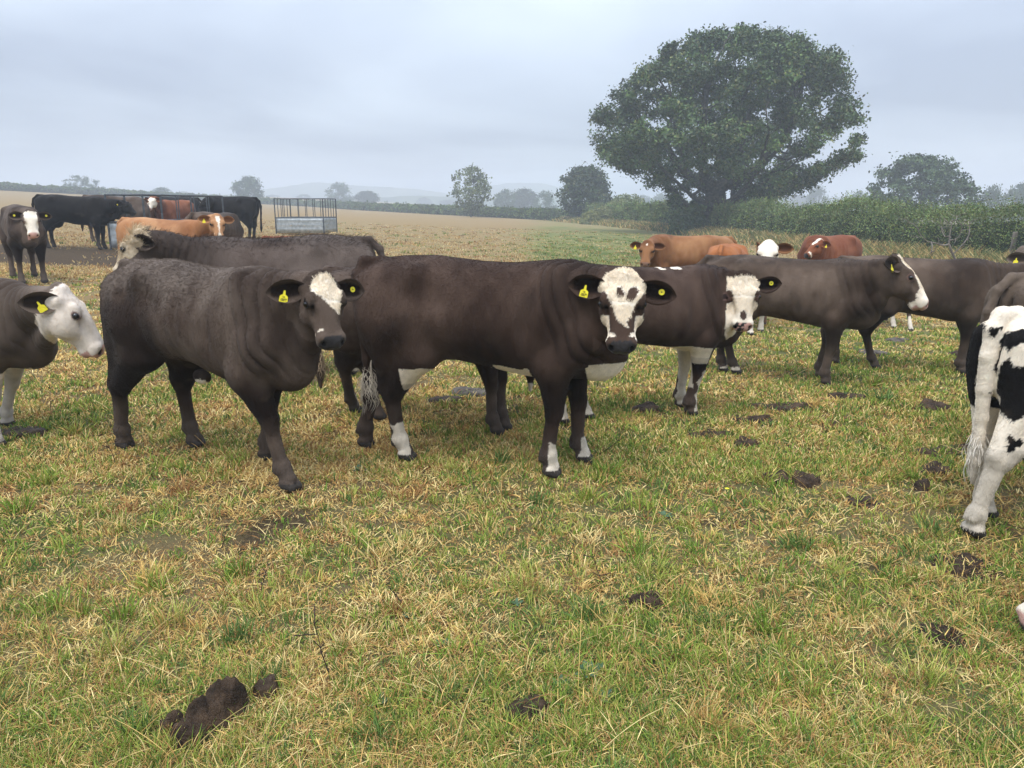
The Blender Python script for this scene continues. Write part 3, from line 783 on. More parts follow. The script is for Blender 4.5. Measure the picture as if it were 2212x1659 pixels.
# hedge line along the right of the field and the far hedge across the top
HL = np.array([(18.5, 6.), (18.0, 14), (17.4, 22), (16.9, 31), (16.6, 40), (16.3, 52), (15.9, 67), (14.2, 82), (11.6, 97), (8.9, 110)])
FH = np.array([(9.5, 112), (0, 124), (-14, 142), (-33, 172), (-52, 207), (-80, 218), (-100, 190), (-112, 160), (-118, 130)])
def hedge(name, label, line, h, w, nleaf, seed, pal, lsize, shoots, hvar=.25, group='hedges round the field'):
    rng = np.random.default_rng(seed)
    seg = np.linalg.norm(np.diff(line, axis=0), axis=1); cum = np.concatenate([[0], np.cumsum(seg)])
    def pt(t):
        s_ = t*cum[-1]; k = np.clip(np.searchsorted(cum, s_)-1, 0, len(seg)-1); f = ((s_-cum[k])/seg[k])[:, None]
        p = line[k]*(1-f)+line[k+1]*f; d = (line[k+1]-line[k])/seg[k][:, None]
        return p, np.stack([d[:, 1], -d[:, 0]], 1), s_
    # leaves: thin out with distance, get larger
    t = rng.random(nleaf*3); p, nn, s_ = pt(t); wgt = 1/np.maximum(p[:, 1], 14)**1.1
    t = rng.choice(t, nleaf, p=wgt/wgt.sum()); p, nn, s_ = pt(t)
    hh = h*(1+hvar*fbm(np.stack([s_*.22, 0*s_, 0*s_], 1), 3, seed)+.10*vnoise(np.stack([s_*1.3, 0*s_, 0*s_+3], 1), seed))
    a = rng.random(nleaf)*math.pi; q = 1-.30*rng.random(nleaf)**2
    lum = 1+.28*fbm(np.stack([s_*.9, a*2.2, 0*s_], 1), 3, seed+2)
    xx = np.cos(a)*w*q*lum; zz_ = np.sin(a)**.55*hh*q*(.80+.20*lum)
    C = np.stack([p[:, 0]+nn[:, 0]*xx, p[:, 1]+nn[:, 1]*xx, gz(p[:, 0], p[:, 1])+zz_+.05], 1)
    # upright shoots along the top
    ns = shoots; ts = rng.random(ns*3); ps, _, _ = pt(ts); wg = 1/np.maximum(ps[:, 1], 14)**1.1; ts = rng.choice(ts, ns, p=wg/wg.sum()); ps, n2, s2 = pt(ts)
    h2 = h*(1+hvar*fbm(np.stack([s2*.22, 0*s2, 0*s2], 1), 3, seed)); of = rng.normal(0, w*.45, ns)
    L = .15+.5*rng.random(ns)**2.2; per = 9
    f = np.tile(np.linspace(-.3, 1, per), ns); r_ = np.repeat(np.arange(ns), per); ln = rng.normal(0, .15, (ns, 2))
    S = np.stack([ps[r_, 0]+n2[r_, 0]*of[r_]+ln[r_, 0]*f*L[r_]+rng.normal(0, .03, ns*per), ps[r_, 1]+n2[r_, 1]*of[r_]+ln[r_, 1]*f*L[r_]+rng.normal(0, .03, ns*per), gz(ps[r_, 0], ps[r_, 1])+h2[r_]*.93+f*L[r_]], 1)
    C = np.concatenate([C, S]); sz = lsize*np.maximum(C[:, 1], 18)/30
    o = empty(name, (float(line[0, 0]), float(line[0, 1]), 0), 0, label, 'hedge', group)
    off = np.array([line[0, 0], line[0, 1], 0])
    mixn = fbm(C*np.array([.55, .55, .9]), 3, seed+5); fine = fbm(C*2.3, 2, seed+6)
    lm = np.exp(.55*mixn+.6*fine)
    link('foliage', leaf_cloud(C-off, sz, rng, pal, name='foliage', lum=lm), o)
    # dark core sheet added to close see-through gaps, coloured like a shaded inside
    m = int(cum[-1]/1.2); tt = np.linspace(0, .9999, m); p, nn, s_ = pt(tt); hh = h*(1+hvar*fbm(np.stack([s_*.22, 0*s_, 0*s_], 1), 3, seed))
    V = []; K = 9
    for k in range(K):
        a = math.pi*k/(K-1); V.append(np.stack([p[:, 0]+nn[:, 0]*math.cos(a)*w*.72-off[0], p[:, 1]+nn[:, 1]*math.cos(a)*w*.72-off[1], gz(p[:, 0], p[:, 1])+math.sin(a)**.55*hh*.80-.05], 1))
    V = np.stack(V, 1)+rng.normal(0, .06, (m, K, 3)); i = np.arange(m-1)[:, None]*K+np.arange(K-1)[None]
    link('dark_core', mesh_np('dark_core', V.reshape(-1, 3), np.stack([i, i+1, i+K+1, i+K], -1).reshape(-1, 4), HEDIN), o)
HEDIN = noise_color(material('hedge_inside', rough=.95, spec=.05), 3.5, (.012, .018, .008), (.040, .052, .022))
hedge('hedge', 'tall overgrown green hedge running along the right side of the field', HL, 2.2, 1.0, 150000, 61, HEDP*np.array([1.08, .98, 1.2]), .066, 6500, .22)
hedge('hedge', 'low trimmed dark hedge along the top of the field under the skyline', FH, 1.55, .8, 36000, 62, HEDP*.7, .070, 200, .08)
verge()
def bush(label, x0, x1, ytop, D, seed, pal):
    rng = np.random.default_rng(seed); cx = ((x0+x1)/2-CPX)/FPX*D; z = float(gz(cx, D)); H = EYE+(HOR-ytop)/FPX*D-z; W = (x1-x0)/FPX*D
    n = 9000; C = rng.normal(0, 1, (n, 3)); C /= np.linalg.norm(C, axis=1)[:, None]; C[:, 2] = np.abs(C[:, 2]); q = (.55+.45*rng.random(n)**.5)*(1+.25*fbm(C*2.3, 3, seed))
    C = C*q[:, None]*np.array([W/2, W/3, H]); o = empty('bush', (cx, D, z), 0, label, 'bush', 'bushes in the hedge')
    link('foliage', leaf_cloud(C, np.full(n, .24), rng, pal, name='foliage'), o)
    st = [(S3(0, 0, -.1), S3(rng.normal(0, W*.12), rng.normal(0, .3), H*.7)) for _ in range(6)]
    V = []; F = []
    for a, b in st:
        k = len(V); V += [a+S3(.05, 0, 0), a+S3(-.03, .05, 0), a+S3(-.03, -.05, 0), b]; F += [(k, k+1, k+3), (k+1, k+2, k+3), (k+2, k, k+3)]
    link('stems', mesh_np('stems', np.array(V), np.array(F), BARK), o)
PALEP = np.array([(.17, .20, .075), (.21, .225, .09), (.14, .175, .065)])
bush('pale feathery bush at the corner of the two hedges', 1290, 1400, 424, 96, 71, PALEP)
bush('yellowish low bush spreading from the hedge corner into the field', 1250, 1345, 446, 93, 72, PALEP*np.array([1.15, 1.05, .9]))
bush('dark bush below the trunk of the oak', 1440, 1520, 452, 60, 73, OAKP)

# ------------------------------------------------------------------ hills in the mist
def hills():
    mat = noise_color(material('hill_woods', rough=.95, spec=.05), .02, (.035, .055, .03), (.10, .12, .06))
    def ridge(D, pts, depth, seed, bump):
        xs = np.linspace(pts[0][0], pts[-1][0], 260); ys = np.interp(xs, [p[0] for p in pts], [p[1] for p in pts])
        X = (xs-CPX)/FPX*D; Z = EYE+(HOR-ys)/FPX*D+bump*fbm(np.stack([X*.035, 0*X, 0*X], 1), 4, seed)+bump*.5*np.abs(vnoise(np.stack([X*.13, 0*X, 0*X], 1), seed+1))
        V = []; prof = [(-1, -.0), (-.6, .35), (-.25, .8), (0, 1), (.5, .8), (1, .3)]
        z0 = -6.
        for f, q in prof: V.append(np.stack([X, np.full_like(X, D+depth*f), z0+(Z-z0)*q], 1))
        V = np.stack(V, 1); n = len(xs); k = len(prof); i = np.arange(n-1)[:, None]*k+np.arange(k-1)[None]
        return V.reshape(-1, 3), np.stack([i, i+k, i+k+1, i+1], -1).reshape(-1, 4)
    for D, pts, dep, sd, bp in ((860, [(250, 438), (480, 424), (600, 410), (700, 396), (790, 404), (900, 410), (1000, 424), (1100, 436)], 60, 81, 1.0), (930, [(900, 436), (1040, 408), (1100, 398), (1170, 400), (1240, 414), (1360, 426), (1600, 436)], 60, 82, 1.2),
                                (600, [(-400, 430), (0, 424), (300, 430), (560, 428), (700, 432), (900, 424), (1050, 432), (1300, 426), (1500, 430), (1900, 424), (2300, 428), (2700, 430)], 25, 83, 1.6)):
        V, Q = ridge(D, pts, dep, sd, bp)
        tag(link('hills', mesh_np('hills', V, Q, mat)), kind='structure')
hills()
# ------------------------------------------------------------------ the herd
def coat_material():
    m = material('cattle_coat', rough=.72, attr='Col', spec=.06, sheen=.05)
    t = m.node_tree; b = t.nodes['Principled BSDF']
    a = t.nodes.new('ShaderNodeAttribute'); a.attribute_name = 'wet'
    mr = t.nodes.new('ShaderNodeMapRange'); mr.inputs[3].default_value = .75; mr.inputs[4].default_value = .28; t.links.new(a.outputs['Fac'], mr.inputs[0]); t.links.new(mr.outputs[0], b.inputs['Roughness'])
    tcx = t.nodes.new('ShaderNodeTexCoord'); mp = t.nodes.new('ShaderNodeMapping'); mp.inputs['Scale'].default_value = (1, 1, .35)
    n1 = t.nodes.new('ShaderNodeTexNoise'); n1.inputs['Scale'].default_value = 160; n1.inputs['Detail'].default_value = 3
    n2 = t.nodes.new('ShaderNodeTexNoise'); n2.inputs['Scale'].default_value = 34; n2.inputs['Detail'].default_value = 4
    ad = t.nodes.new('ShaderNodeMath'); ad.operation = 'ADD'
    bp = t.nodes.new('ShaderNodeBump'); bp.inputs['Strength'].default_value = .55; bp.inputs['Distance'].default_value = .006
    t.links.new(tcx.outputs['Object'], mp.inputs['Vector']); t.links.new(mp.outputs[0], n1.inputs['Vector']); t.links.new(mp.outputs[0], n2.inputs['Vector'])
    t.links.new(n1.outputs['Fac'], ad.inputs[0]); t.links.new(n2.outputs['Fac'], ad.inputs[1]); t.links.new(ad.outputs[0], bp.inputs['Height']); t.links.new(bp.outputs[0], b.inputs['Normal'])
    return m
COAT = coat_material()
HAIR = material('cattle_hair', rough=.75, attr='Col', spec=.04)
EYEM = material('cattle_eye', rough=.06, color=(.010, .008, .008), spec=.6)
TAGY = noise_color(material('ear_tag_yellow', rough=.4, spec=.4), 60, (.72, .60, .01), (.85, .74, .03))
INK = material('ear_tag_ink', rough=.6, color=(.03, .025, .01))

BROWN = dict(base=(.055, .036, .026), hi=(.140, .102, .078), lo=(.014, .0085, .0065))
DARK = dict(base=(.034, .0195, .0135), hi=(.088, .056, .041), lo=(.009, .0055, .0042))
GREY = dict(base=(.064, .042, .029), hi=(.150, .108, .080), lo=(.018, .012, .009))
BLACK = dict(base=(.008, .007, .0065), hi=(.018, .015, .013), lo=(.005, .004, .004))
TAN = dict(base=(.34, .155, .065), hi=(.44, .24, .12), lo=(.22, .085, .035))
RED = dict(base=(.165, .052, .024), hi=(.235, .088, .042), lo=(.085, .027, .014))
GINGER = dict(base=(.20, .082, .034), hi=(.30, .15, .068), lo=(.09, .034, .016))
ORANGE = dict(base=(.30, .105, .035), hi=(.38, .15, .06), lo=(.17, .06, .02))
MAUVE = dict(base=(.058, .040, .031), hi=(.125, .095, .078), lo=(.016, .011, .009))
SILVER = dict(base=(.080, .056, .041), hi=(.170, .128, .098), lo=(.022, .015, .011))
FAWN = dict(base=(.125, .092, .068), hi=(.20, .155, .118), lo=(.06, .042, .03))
WHITE = np.array((.80, .70, .565)); CLEAN = np.array((.74, .70, .64)); PINK = np.array((.62, .36, .30)); PADK = np.array((.040, .036, .036))

def blaze(table):
    """white between +-half width tables along the face; rows are (u, v_lo, v_hi)"""
    T = np.array(table)
    def f(h, j):
        u = h[:, 0]+j*.005; v = h[:, 1]+j*.004
        lo = np.interp(u, T[:, 0], T[:, 1], 9, 9); hi = np.interp(u, T[:, 0], T[:, 2], -9, -9)
        return (v > lo) & (v < hi) & (h[:, 2] > -.05)
    return f
def spot(cu, cv, ru, rv, tilt=0.):
    c, s_ = math.cos(tilt), math.sin(tilt)
    def f(h, j):
        a = h[:, 0]-cu; b = h[:, 1]-cv; p = a*c+b*s_; q = -a*s_+b*c
        return (p/ru)**2+(q/rv)**2+.28*j < 1
    return f

def paint(c, V, pal, white=(), dark=(), muzzle='dark', body=None, socks=(), face_all=False, top=.0, sd=0, pad=None, lowdark=.75, frost=0., wcol=None):
    s = c.s; L = V/s; h = c.Vh; ear = c.vert_ear
    n1 = fbm(L*3.2, 3, sd)[:, None]; n2 = fbm(L*np.array([14, 14, 7.]), 3, sd+9)[:, None]; n3 = fbm(V*70, 2, sd+4)
    base, hi, lo = [np.array(pal[k])[None] for k in ('base', 'hi', 'lo')]
    z = L[:, 2:3]
    t = np.clip(.42+1.0*n1+.5*n2, 0, 1)
    col = base*(1-t)+hi*t
    n4 = fbm(L*np.array([2.2, 2.2, 1.6])+5, 2, sd+13)[:, None]; dk = np.clip(sstep(.66, .50, z)*lowdark*sstep(.26, .44, z)+sstep(.10, .55, n4+.3*n2)*.75, 0, 1)  # darker belly and thighs: own colour plus painted shade; random dark patches too
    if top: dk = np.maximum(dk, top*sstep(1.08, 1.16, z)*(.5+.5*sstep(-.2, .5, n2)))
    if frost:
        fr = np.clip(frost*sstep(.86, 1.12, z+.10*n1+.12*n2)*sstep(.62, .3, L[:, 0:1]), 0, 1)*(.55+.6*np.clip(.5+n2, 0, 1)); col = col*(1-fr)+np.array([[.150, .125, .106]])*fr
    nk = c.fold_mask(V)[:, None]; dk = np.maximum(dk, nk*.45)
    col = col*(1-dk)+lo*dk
    # dust on the lower legs
    du = (sstep(.34, .08, z)*.55)*(h[:, 2:3] < 9)
    col = col*(1-du)+np.array([[.085, .066, .052]])*du*(1 if base.mean() < .12 else .9)+col*0
    mud_ = sstep(.28, .50, fbm(L*np.array([7, 7, 9.])+3, 3, sd+21))[:, None]*sstep(1.0, .55, z)*.55; col = col*(1-mud_)+np.array([[.078, .056, .040]])*mud_*(.8+.4*n2)
    inh = (h[:, 0] > -.07) & (h[:, 0] < .53) & (np.abs(h[:, 1]) < .15) & (h[:, 2] < .08) & (h[:, 2] > -.25) & (ear == 0)
    j = fbm(h*np.array([45, 70, 45.]), 2, sd+2)+.6*n3
    # a browner, slightly paler face
    fm = (inh*sstep(.02, .22, h[:, 0]))[:, None]*.75
    col = col*(1-fm)+(base*.35+hi*.75+.12*base*n2)*fm
    wh = np.zeros(len(V), bool)
    if face_all is not False: wh |= inh & face_all(h, j)
    for f in white: wh |= inh & f(h, j)
    for f in dark: wh &= ~(inh & f(h, j))
    bw = np.zeros(len(V), bool)
    if body is not None: bw = body(L, fbm(L*6, 3, sd+5), fbm(L*26, 2, sd+6)*.7, c) & ~inh & (ear == 0)
    for key, z0, ang, hw in socks:     # white lower legs: leg key, height, facing direction, half width of the white strip
        P = c.feet.get(key, ((.53 if key[0] == 'F' else -.56)*s, (.15 if key[1] == 'L' else -.15)*s))
        dx, dy = L[:, 0]-P[0]/s, L[:, 1]-P[1]/s
        near = (np.hypot(dx, dy) < .17+.15*(z[:, 0] > .25)) & (z[:, 0] < z0+.035*fbm(L*18, 2, sd+3)) & (z[:, 0] > .045)
        if hw < 3: near &= np.abs((np.arctan2(dy, dx-.0)-math.radians(ang)+math.pi) % (2*math.pi)-math.pi) < hw+.35*fbm(L*20, 2, sd+8)
        bw |= near
    wn = (WHITE if wcol is None else np.array(wcol))*(1+.16*fbm(V*np.array([40, 40, 40.]), 2, sd+7)[:, None])
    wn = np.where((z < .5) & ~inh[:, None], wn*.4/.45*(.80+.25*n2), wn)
    wh |= bw
    col = np.where(wh[:, None], wn, col)
    wet = np.zeros(len(V))
    if c.vox < .03:
        e = np.min([np.hypot((h[:, 0]-.187)/.036, (h[:, 2]-.005)/.026)+9*(np.abs(h[:, 1]-q*.11) > .04) for q in (1, -1)], axis=0)
        em = (sstep(1.15, .8, e)*.8)[:, None]*inh[:, None]
        ec = np.array([.015, .012, .011]) if muzzle != 'pink' else PINK*.55
        col = col*(1-em)+ec*em
        em2 = (sstep(1.0, .62, e)*.9)[:, None]*inh[:, None]; col = col*(1-em2)+np.array([.012, .01, .01])*em2
    # nose pad, lips, nostrils
    pdm = inh & (h[:, 0] > .440+1.1*np.maximum(np.abs(h[:, 1])-.048, 0)+.006*j) & (h[:, 2] > -.086)
    lip = inh & (h[:, 0] > .42) & (h[:, 2] <= -.082) & (h[:, 2] > -.135) & (np.abs(h[:, 1]) < .075)
    pc = {'dark': PADK, 'pink': PINK, 'brown': np.array((.30, .17, .12))}[muzzle] if pad is None else pad(h, j)
    col = np.where(pdm[:, None], pc*(1+.25*n2), col); wet[pdm] = .9
    if muzzle == 'dark': col = np.where(lip[:, None], np.array([.030, .026, .024]), col); wet[lip] = .5
    elif muzzle == 'pink': col = np.where(lip[:, None], PINK*.9, col)
    else: col = np.where(lip[:, None], np.array((.35, .22, .16)), col)
    if c.vox < .03:
        for q in (1, -1):
            nm = sstep(1.25, .7, np.sqrt(((h[:, 0]-.476)/.024)**2+((h[:, 1]-q*.053)/.013)**2+((h[:, 2]+.028)/.018)**2))[:, None]*inh[:, None]
            col = col*(1-nm)+np.array([.006, .005, .005])*nm
    # ears: hollow darker, hooves dark horn
    col = np.where((ear == 1)[:, None], base*.22+np.array(lo)*.6, col); col = np.where((ear == 1.5)[:, None], base*.5+hi*.45, col); col = np.where((ear == 2)[:, None], col*.55+.45*base, col)
    hf = (z[:, 0] < .052) & (np.abs(L[:, 1]) < .6); col = np.where(hf[:, None], np.array([.045, .038, .033])*(1+.4*n2), col)
    return np.clip(col, .003, .85), wet

def make_fur(c, V, Q, col, count, parent, rng, curly=None, length=.020):
    tri = np.concatenate([Q[:, [0, 1, 2]], Q[:, [0, 2, 3]]])
    a, b, d = V[tri[:, 0]], V[tri[:, 1]], V[tri[:, 2]]
    ar = np.linalg.norm(np.cross(b-a, d-a), axis=1)
    hN = c.Vh[tri[:, 0]]
    inhead = (hN[:, 0] > -.08) & (hN[:, 0] < .44) & (np.abs(hN[:, 1]) < .16) & (hN[:, 2] < .1) & (hN[:, 2] > -.2)
    wgt = ar*np.where(inhead, 3.2, 1)*np.where(V[tri[:, 0], 2] < .05, 0, 1)*np.where((hN[:, 0] > .42) & (np.abs(hN[:, 1]) < .1) & (hN[:, 2] > -.14), .0, 1)
    t = rng.choice(len(tri), count, p=wgt/wgt.sum())
    r1, r2 = np.sqrt(rng.random(count)), rng.random(count)
    w0, w1, w2 = 1-r1, r1*(1-r2), r1*r2
    P = V[tri[t, 0]]*w0[:, None]+V[tri[t, 1]]*w1[:, None]+V[tri[t, 2]]*w2[:, None]
    n = Cow.normals(V, Q); Nn = n[tri[t, 0]]
    C = col[tri[t, 0]]*(.85+.5*rng.random(count)**1.3)[:, None]
    h = c.headco(P); ih = inhead[t]
    comb = np.tile(np.array([-.75, 0, -.65]), (count, 1))
    comb[P[:, 2] < .5*c.s] = (-.1, 0, -1)
    # on the face the hair runs out from a whorl between the eyes
    fu, fv = h[:, 0]-.20, h[:, 1]
    hd = c.U*(np.where(fu > 0, 1., -1.)[:, None])+c.V*(fv*9)[:, None]
    comb[ih] = hd[ih]
    sw = np.stack([vnoise(P*26, 31), vnoise(P*26, 32), vnoise(P*26, 33)], 1)
    comb = comb/np.linalg.norm(comb, axis=1)[:, None]+sw*.7+rng.normal(0, .22, (count, 3))
    comb = comb-Nn*(comb*Nn).sum(1)[:, None]; comb /= np.linalg.norm(comb, axis=1)[:, None]+1e-9
    ln = length*(.6+.8*rng.random(count))*np.where(ih, .75, 1)
    pale = ih & (C.mean(1) > .3) & (h[:, 0] < .34); ln[pale] *= 1.7; C[pale] *= (.84+.24*rng.random(pale.sum()))[:, None]*np.array([1.02, .98, .90])
    poll = ih & (h[:, 0] < .03) & (h[:, 2] > -.02); ln[poll & ~pale] *= 1.7
    ear = c.vert_ear[tri[t, 0]] > 0; ln[ear] *= .8
    if curly is not None:
        k = curly(P/c.s); ln *= 1+k*.7; sw2 = np.stack([vnoise(P*75, 41), vnoise(P*75, 42), vnoise(P*75, 43)], 1)
        comb += sw2*(k*1.3)[:, None]; lift = .16+.40*k
    else: lift = np.full(count, .16)
    lift = lift+np.where(poll, .15, 0)+np.where(pale, .18, 0)
    P1 = P+(comb*.5+Nn*lift[:, None]*.6)*ln[:, None]; P2 = P+(comb*1.0+Nn*lift[:, None]*.7)*ln[:, None]
    keep = np.ones(count, bool)
    S = np.stack([P-Nn*.003, P1, P2], 1)[keep]
    hc = curves_np('coat', S, np.array([.00085, .0007, .0003])*(length/.014), HAIR, C[keep])
    return link('coat', hc, parent)

def make_switch(c, parent, color, rng, n=260, length=.18):
    e = c.tail_end; s = c.s
    u = rng.normal(0, 1, (n, 3)); up = rng.random(n)
    P0 = e+S3(0, 0, .10*s)*up[:, None]+u*.010*s; P0[:, 2] -= .02
    ln = length*s*(.6+.5*rng.random(n))
    sp = rng.normal(0, 1, (n, 2))*.020*s
    K = []
    for k in range(5):
        f = k/4
        q = P0.copy(); q[:, 2] -= ln*f; q[:, :2] += sp*math.sin(f*2.4)*1.1+(.008*np.sin(f*9+up*7))[:, None]
        K.append(q)
    C = np.array(color)*(.7+.6*rng.random(n))[:, None]
    return link('tail_switch', curves_np('tail_switch', np.stack(K, 1), np.array([.0012, .0013, .0012, .0009, .0003]), HAIR, C), parent)

def sphere_mesh(name, r, mat, nu=14, nv=9):
    V = []; Fc = []
    for i in range(nv+1):
        for k in range(nu):
            a = math.pi*i/nv; b = 2*math.pi*k/nu; V.append((r*math.sin(a)*math.cos(b), r*math.sin(a)*math.sin(b), r*math.cos(a)))
    for i in range(nv):
        for k in range(nu): Fc.append((i*nu+k, (i+1)*nu+k, (i+1)*nu+(k+1) % nu, i*nu+(k+1) % nu))
    return mesh_np(name, V, Fc, mat)

def plate_mesh(name, outline, th, mat):
    n = len(outline); V = [(x, y, th) for x, y in outline]+[(x, y, 0) for x, y in outline]
    me = bpy.data.meshes.new(name); me.from_pydata(V, [], [tuple(range(n)), tuple(range(2*n-1, n-1, -1))]+[(i, i+n, (i+1) % n+n, (i+1) % n) for i in range(n)])
    me.materials.append(mat); me.update(); return me
FLAG = [(-.007, 0), (-.008, -.012), (-.010, -.026), (-.024, -.034), (-.030, -.042), (-.032, -.080), (-.029, -.084), (.029, -.084), (.032, -.080), (.030, -.042), (.024, -.034), (.010, -.026), (.008, -.012), (.007, 0), (.004, .006), (-.004, .006)]
flag_me = plate_mesh('ear_tag', FLAG, .0022, TAGY)
btn_me = plate_mesh('tag_button', [(.0165*math.cos(a*math.pi/9), .0165*math.sin(a*math.pi/9)) for a in range(18)], .003, TAGY)
dot_me = plate_mesh('button_hole', [(.004*math.cos(a*math.pi/5), .004*math.sin(a*math.pi/5)) for a in range(10)], .001, INK)
num_cache = {}

def mat_axes(o, pos, X, Y, Z):
    from mathutils import Matrix
    M = Matrix.Identity(4)
    for r in range(3): M[r][0] = X[r]; M[r][1] = Y[r]; M[r][2] = Z[r]; M[r][3] = pos[r]
    o.matrix_local = M

def ear_tags(c, parent, left=None, right=None, number='', swing=0.):
    for sd, kind in ((1, left), (-1, right)):
        if not kind: continue
        base, D, O, X, L = c.earframe[sd]
        hs = c.hs
        p = base+D*L*(.52 if 'flag' in kind else .60)-O*.030*hs-O*0
        up = S3(0, 0, 1); Zp = norm(O)
        Zp = norm(Zp*.8-up*.0-up*(Zp@up)*.6); Y = norm(up-Zp*(up@Zp)-O*.20+D*swing*sd); Zp = norm(Zp-Y*(Zp@Y)); Xp = np.cross(Y, Zp)
        if 'flag' in kind:
            o = link('ear_tag', flag_me, parent); hs = c.hs*.74; mat_axes(o, p+O*.024*c.hs, Xp*hs, Y*hs, Zp*hs)
            if number:
                for txt, size, yy in ((number, .021, -.076), ('UK', .013, -.050)):
                    if (txt, size) not in num_cache:
                        cu = bpy.data.curves.new('number', 'FONT'); cu.body = txt; cu.size = size; cu.align_x = 'CENTER'; cu.extrude = .0002; cu.offset = .0006; cu.materials.append(INK); tmp = bpy.data.objects.new('number', cu); me = bpy.data.meshes.new_from_object(tmp); bpy.data.objects.remove(tmp); bpy.data.curves.remove(cu); me.name = 'number'; num_cache[(txt, size)] = me
                    t = link('number', num_cache[(txt, size)], o); t.location = (0, yy, .0028)
                    if size > .02: t.scale = (.72, 1.35, 1)
            if 'back' in kind:
                o2 = link('ear_tag', flag_me, parent); mat_axes(o2, p-Zp*.020*hs+Xp*(-.012*hs), norm(Xp-.25*Y)*hs, norm(Y+.25*Xp)*hs, Zp*hs)
        else:
            o = link('tag_button', btn_me, parent); mat_axes(o, p+Zp*.016*hs, Xp*hs, Y*hs, Zp*hs)
            if c.vox < .012: d = link('button_hole', dot_me, o); d.location = (0, 0, .0026)

eye_cache = {}
def place_cow(label, group, heading, root, pal, poll_px=None, poll_world=None, look=None, feet_px=None, fur=0, switch=None, tags=None, number='', paintkw=None, curly=None, furlen=.02,
              eyes=True, swing=0., sink=.0, **kw):
    th = math.radians(heading); ca, sa = math.cos(th), math.sin(th)
    rx, ry = root
    def loc(p): return np.array([(p[0]-rx)*ca+(p[1]-ry)*sa, -(p[0]-rx)*sa+(p[1]-ry)*ca])
    g0 = float(gz(rx, ry))
    if poll_px is not None: poll_world = at(*poll_px)
    if poll_world is not None:
        q = loc(poll_world); kw['poll'] = (q[0], q[1], poll_world[2]-g0)
    if look is not None: kw['hyaw'] = look-heading
    if feet_px:
        kw['feet'] = {}
        for k, p in feet_px.items():
            w = ground_at(*p) if len(p) == 2 else np.array(p[:2]); kw['feet'][k] = tuple(loc(w))
    c = Cow(**kw)
    Vw, Q = c.build(); V = c.Vrest
    pk = dict(paintkw or {})
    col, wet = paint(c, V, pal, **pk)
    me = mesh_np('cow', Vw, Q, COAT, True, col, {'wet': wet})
    o = link('cow', me); tag(o, label, 'cow', group)
    zf = float(gz(rx+ca*.5, ry+sa*.5)); zb = float(gz(rx-ca*.5, ry-sa*.5))
    o.location = (rx, ry, g0-sink); o.rotation_euler = (0, -math.atan(zf-zb), th)
    rng = np.random.default_rng(int(abs(heading)*7+abs(rx)*100))
    if eyes:
        for sd in (1, -1):
            r = round(.0215*c.hs, 4)
            if r not in eye_cache: eye_cache[r] = sphere_mesh('eye', r, EYEM)
            e = link('eye', eye_cache[r], o); e.location = c.hp(.187, .1065*sd, .004)
    if tags: ear_tags(c, o, *tags, number=number, swing=swing)
    if fur: make_fur(c, Vw, Q, col, fur, o, rng, curly, furlen)
    if switch is not None: make_switch(c, o, switch, rng)
    return o, c
HERD = 'cattle standing in the pasture'
# A: brown calf at front, head turned to the camera
place_cow('dark brown calf with a cream diamond on its forehead, shaggy curly rump, striding in front', HERD, -29, (-1.80, 4.42), BROWN,
          poll_px=(690, 604, 3.92), look=-58, pitch=58, roll=-3, s=1.025, shorten=.17, hs=.89, vox=.0085, girth=.87, neck=.88, belly=-.05, fold=1.,
          feet_px=dict(HR=(272, 968), HL=(425, 966), FR=(632, 1060), FL=(560, 990)), tail=((.03, -.02), (.05, -.08)), tail_len=.2, ears=(-6, -2), sex=.9,
          fur=110000, furlen=.010, curly=lambda L: .55*sstep(.93, 1.08, L[:, 2])*sstep(.35, .15, L[:, 0])*sstep(-.85, -.6, L[:, 0]), tags=('button', 'flag back'), number='100087', swing=.25,
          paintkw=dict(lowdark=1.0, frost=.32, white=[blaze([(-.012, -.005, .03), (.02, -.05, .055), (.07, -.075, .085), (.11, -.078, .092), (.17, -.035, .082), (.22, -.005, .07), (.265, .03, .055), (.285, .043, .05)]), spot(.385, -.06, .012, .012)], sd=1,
                       body=lambda L, a, b, c: (L[:, 2] < .54+.02*a) & (L[:, 0] > -.16) & (L[:, 0] < -.06) & (np.abs(L[:, 1]) < .1) & (L[:, 2] > .45)))
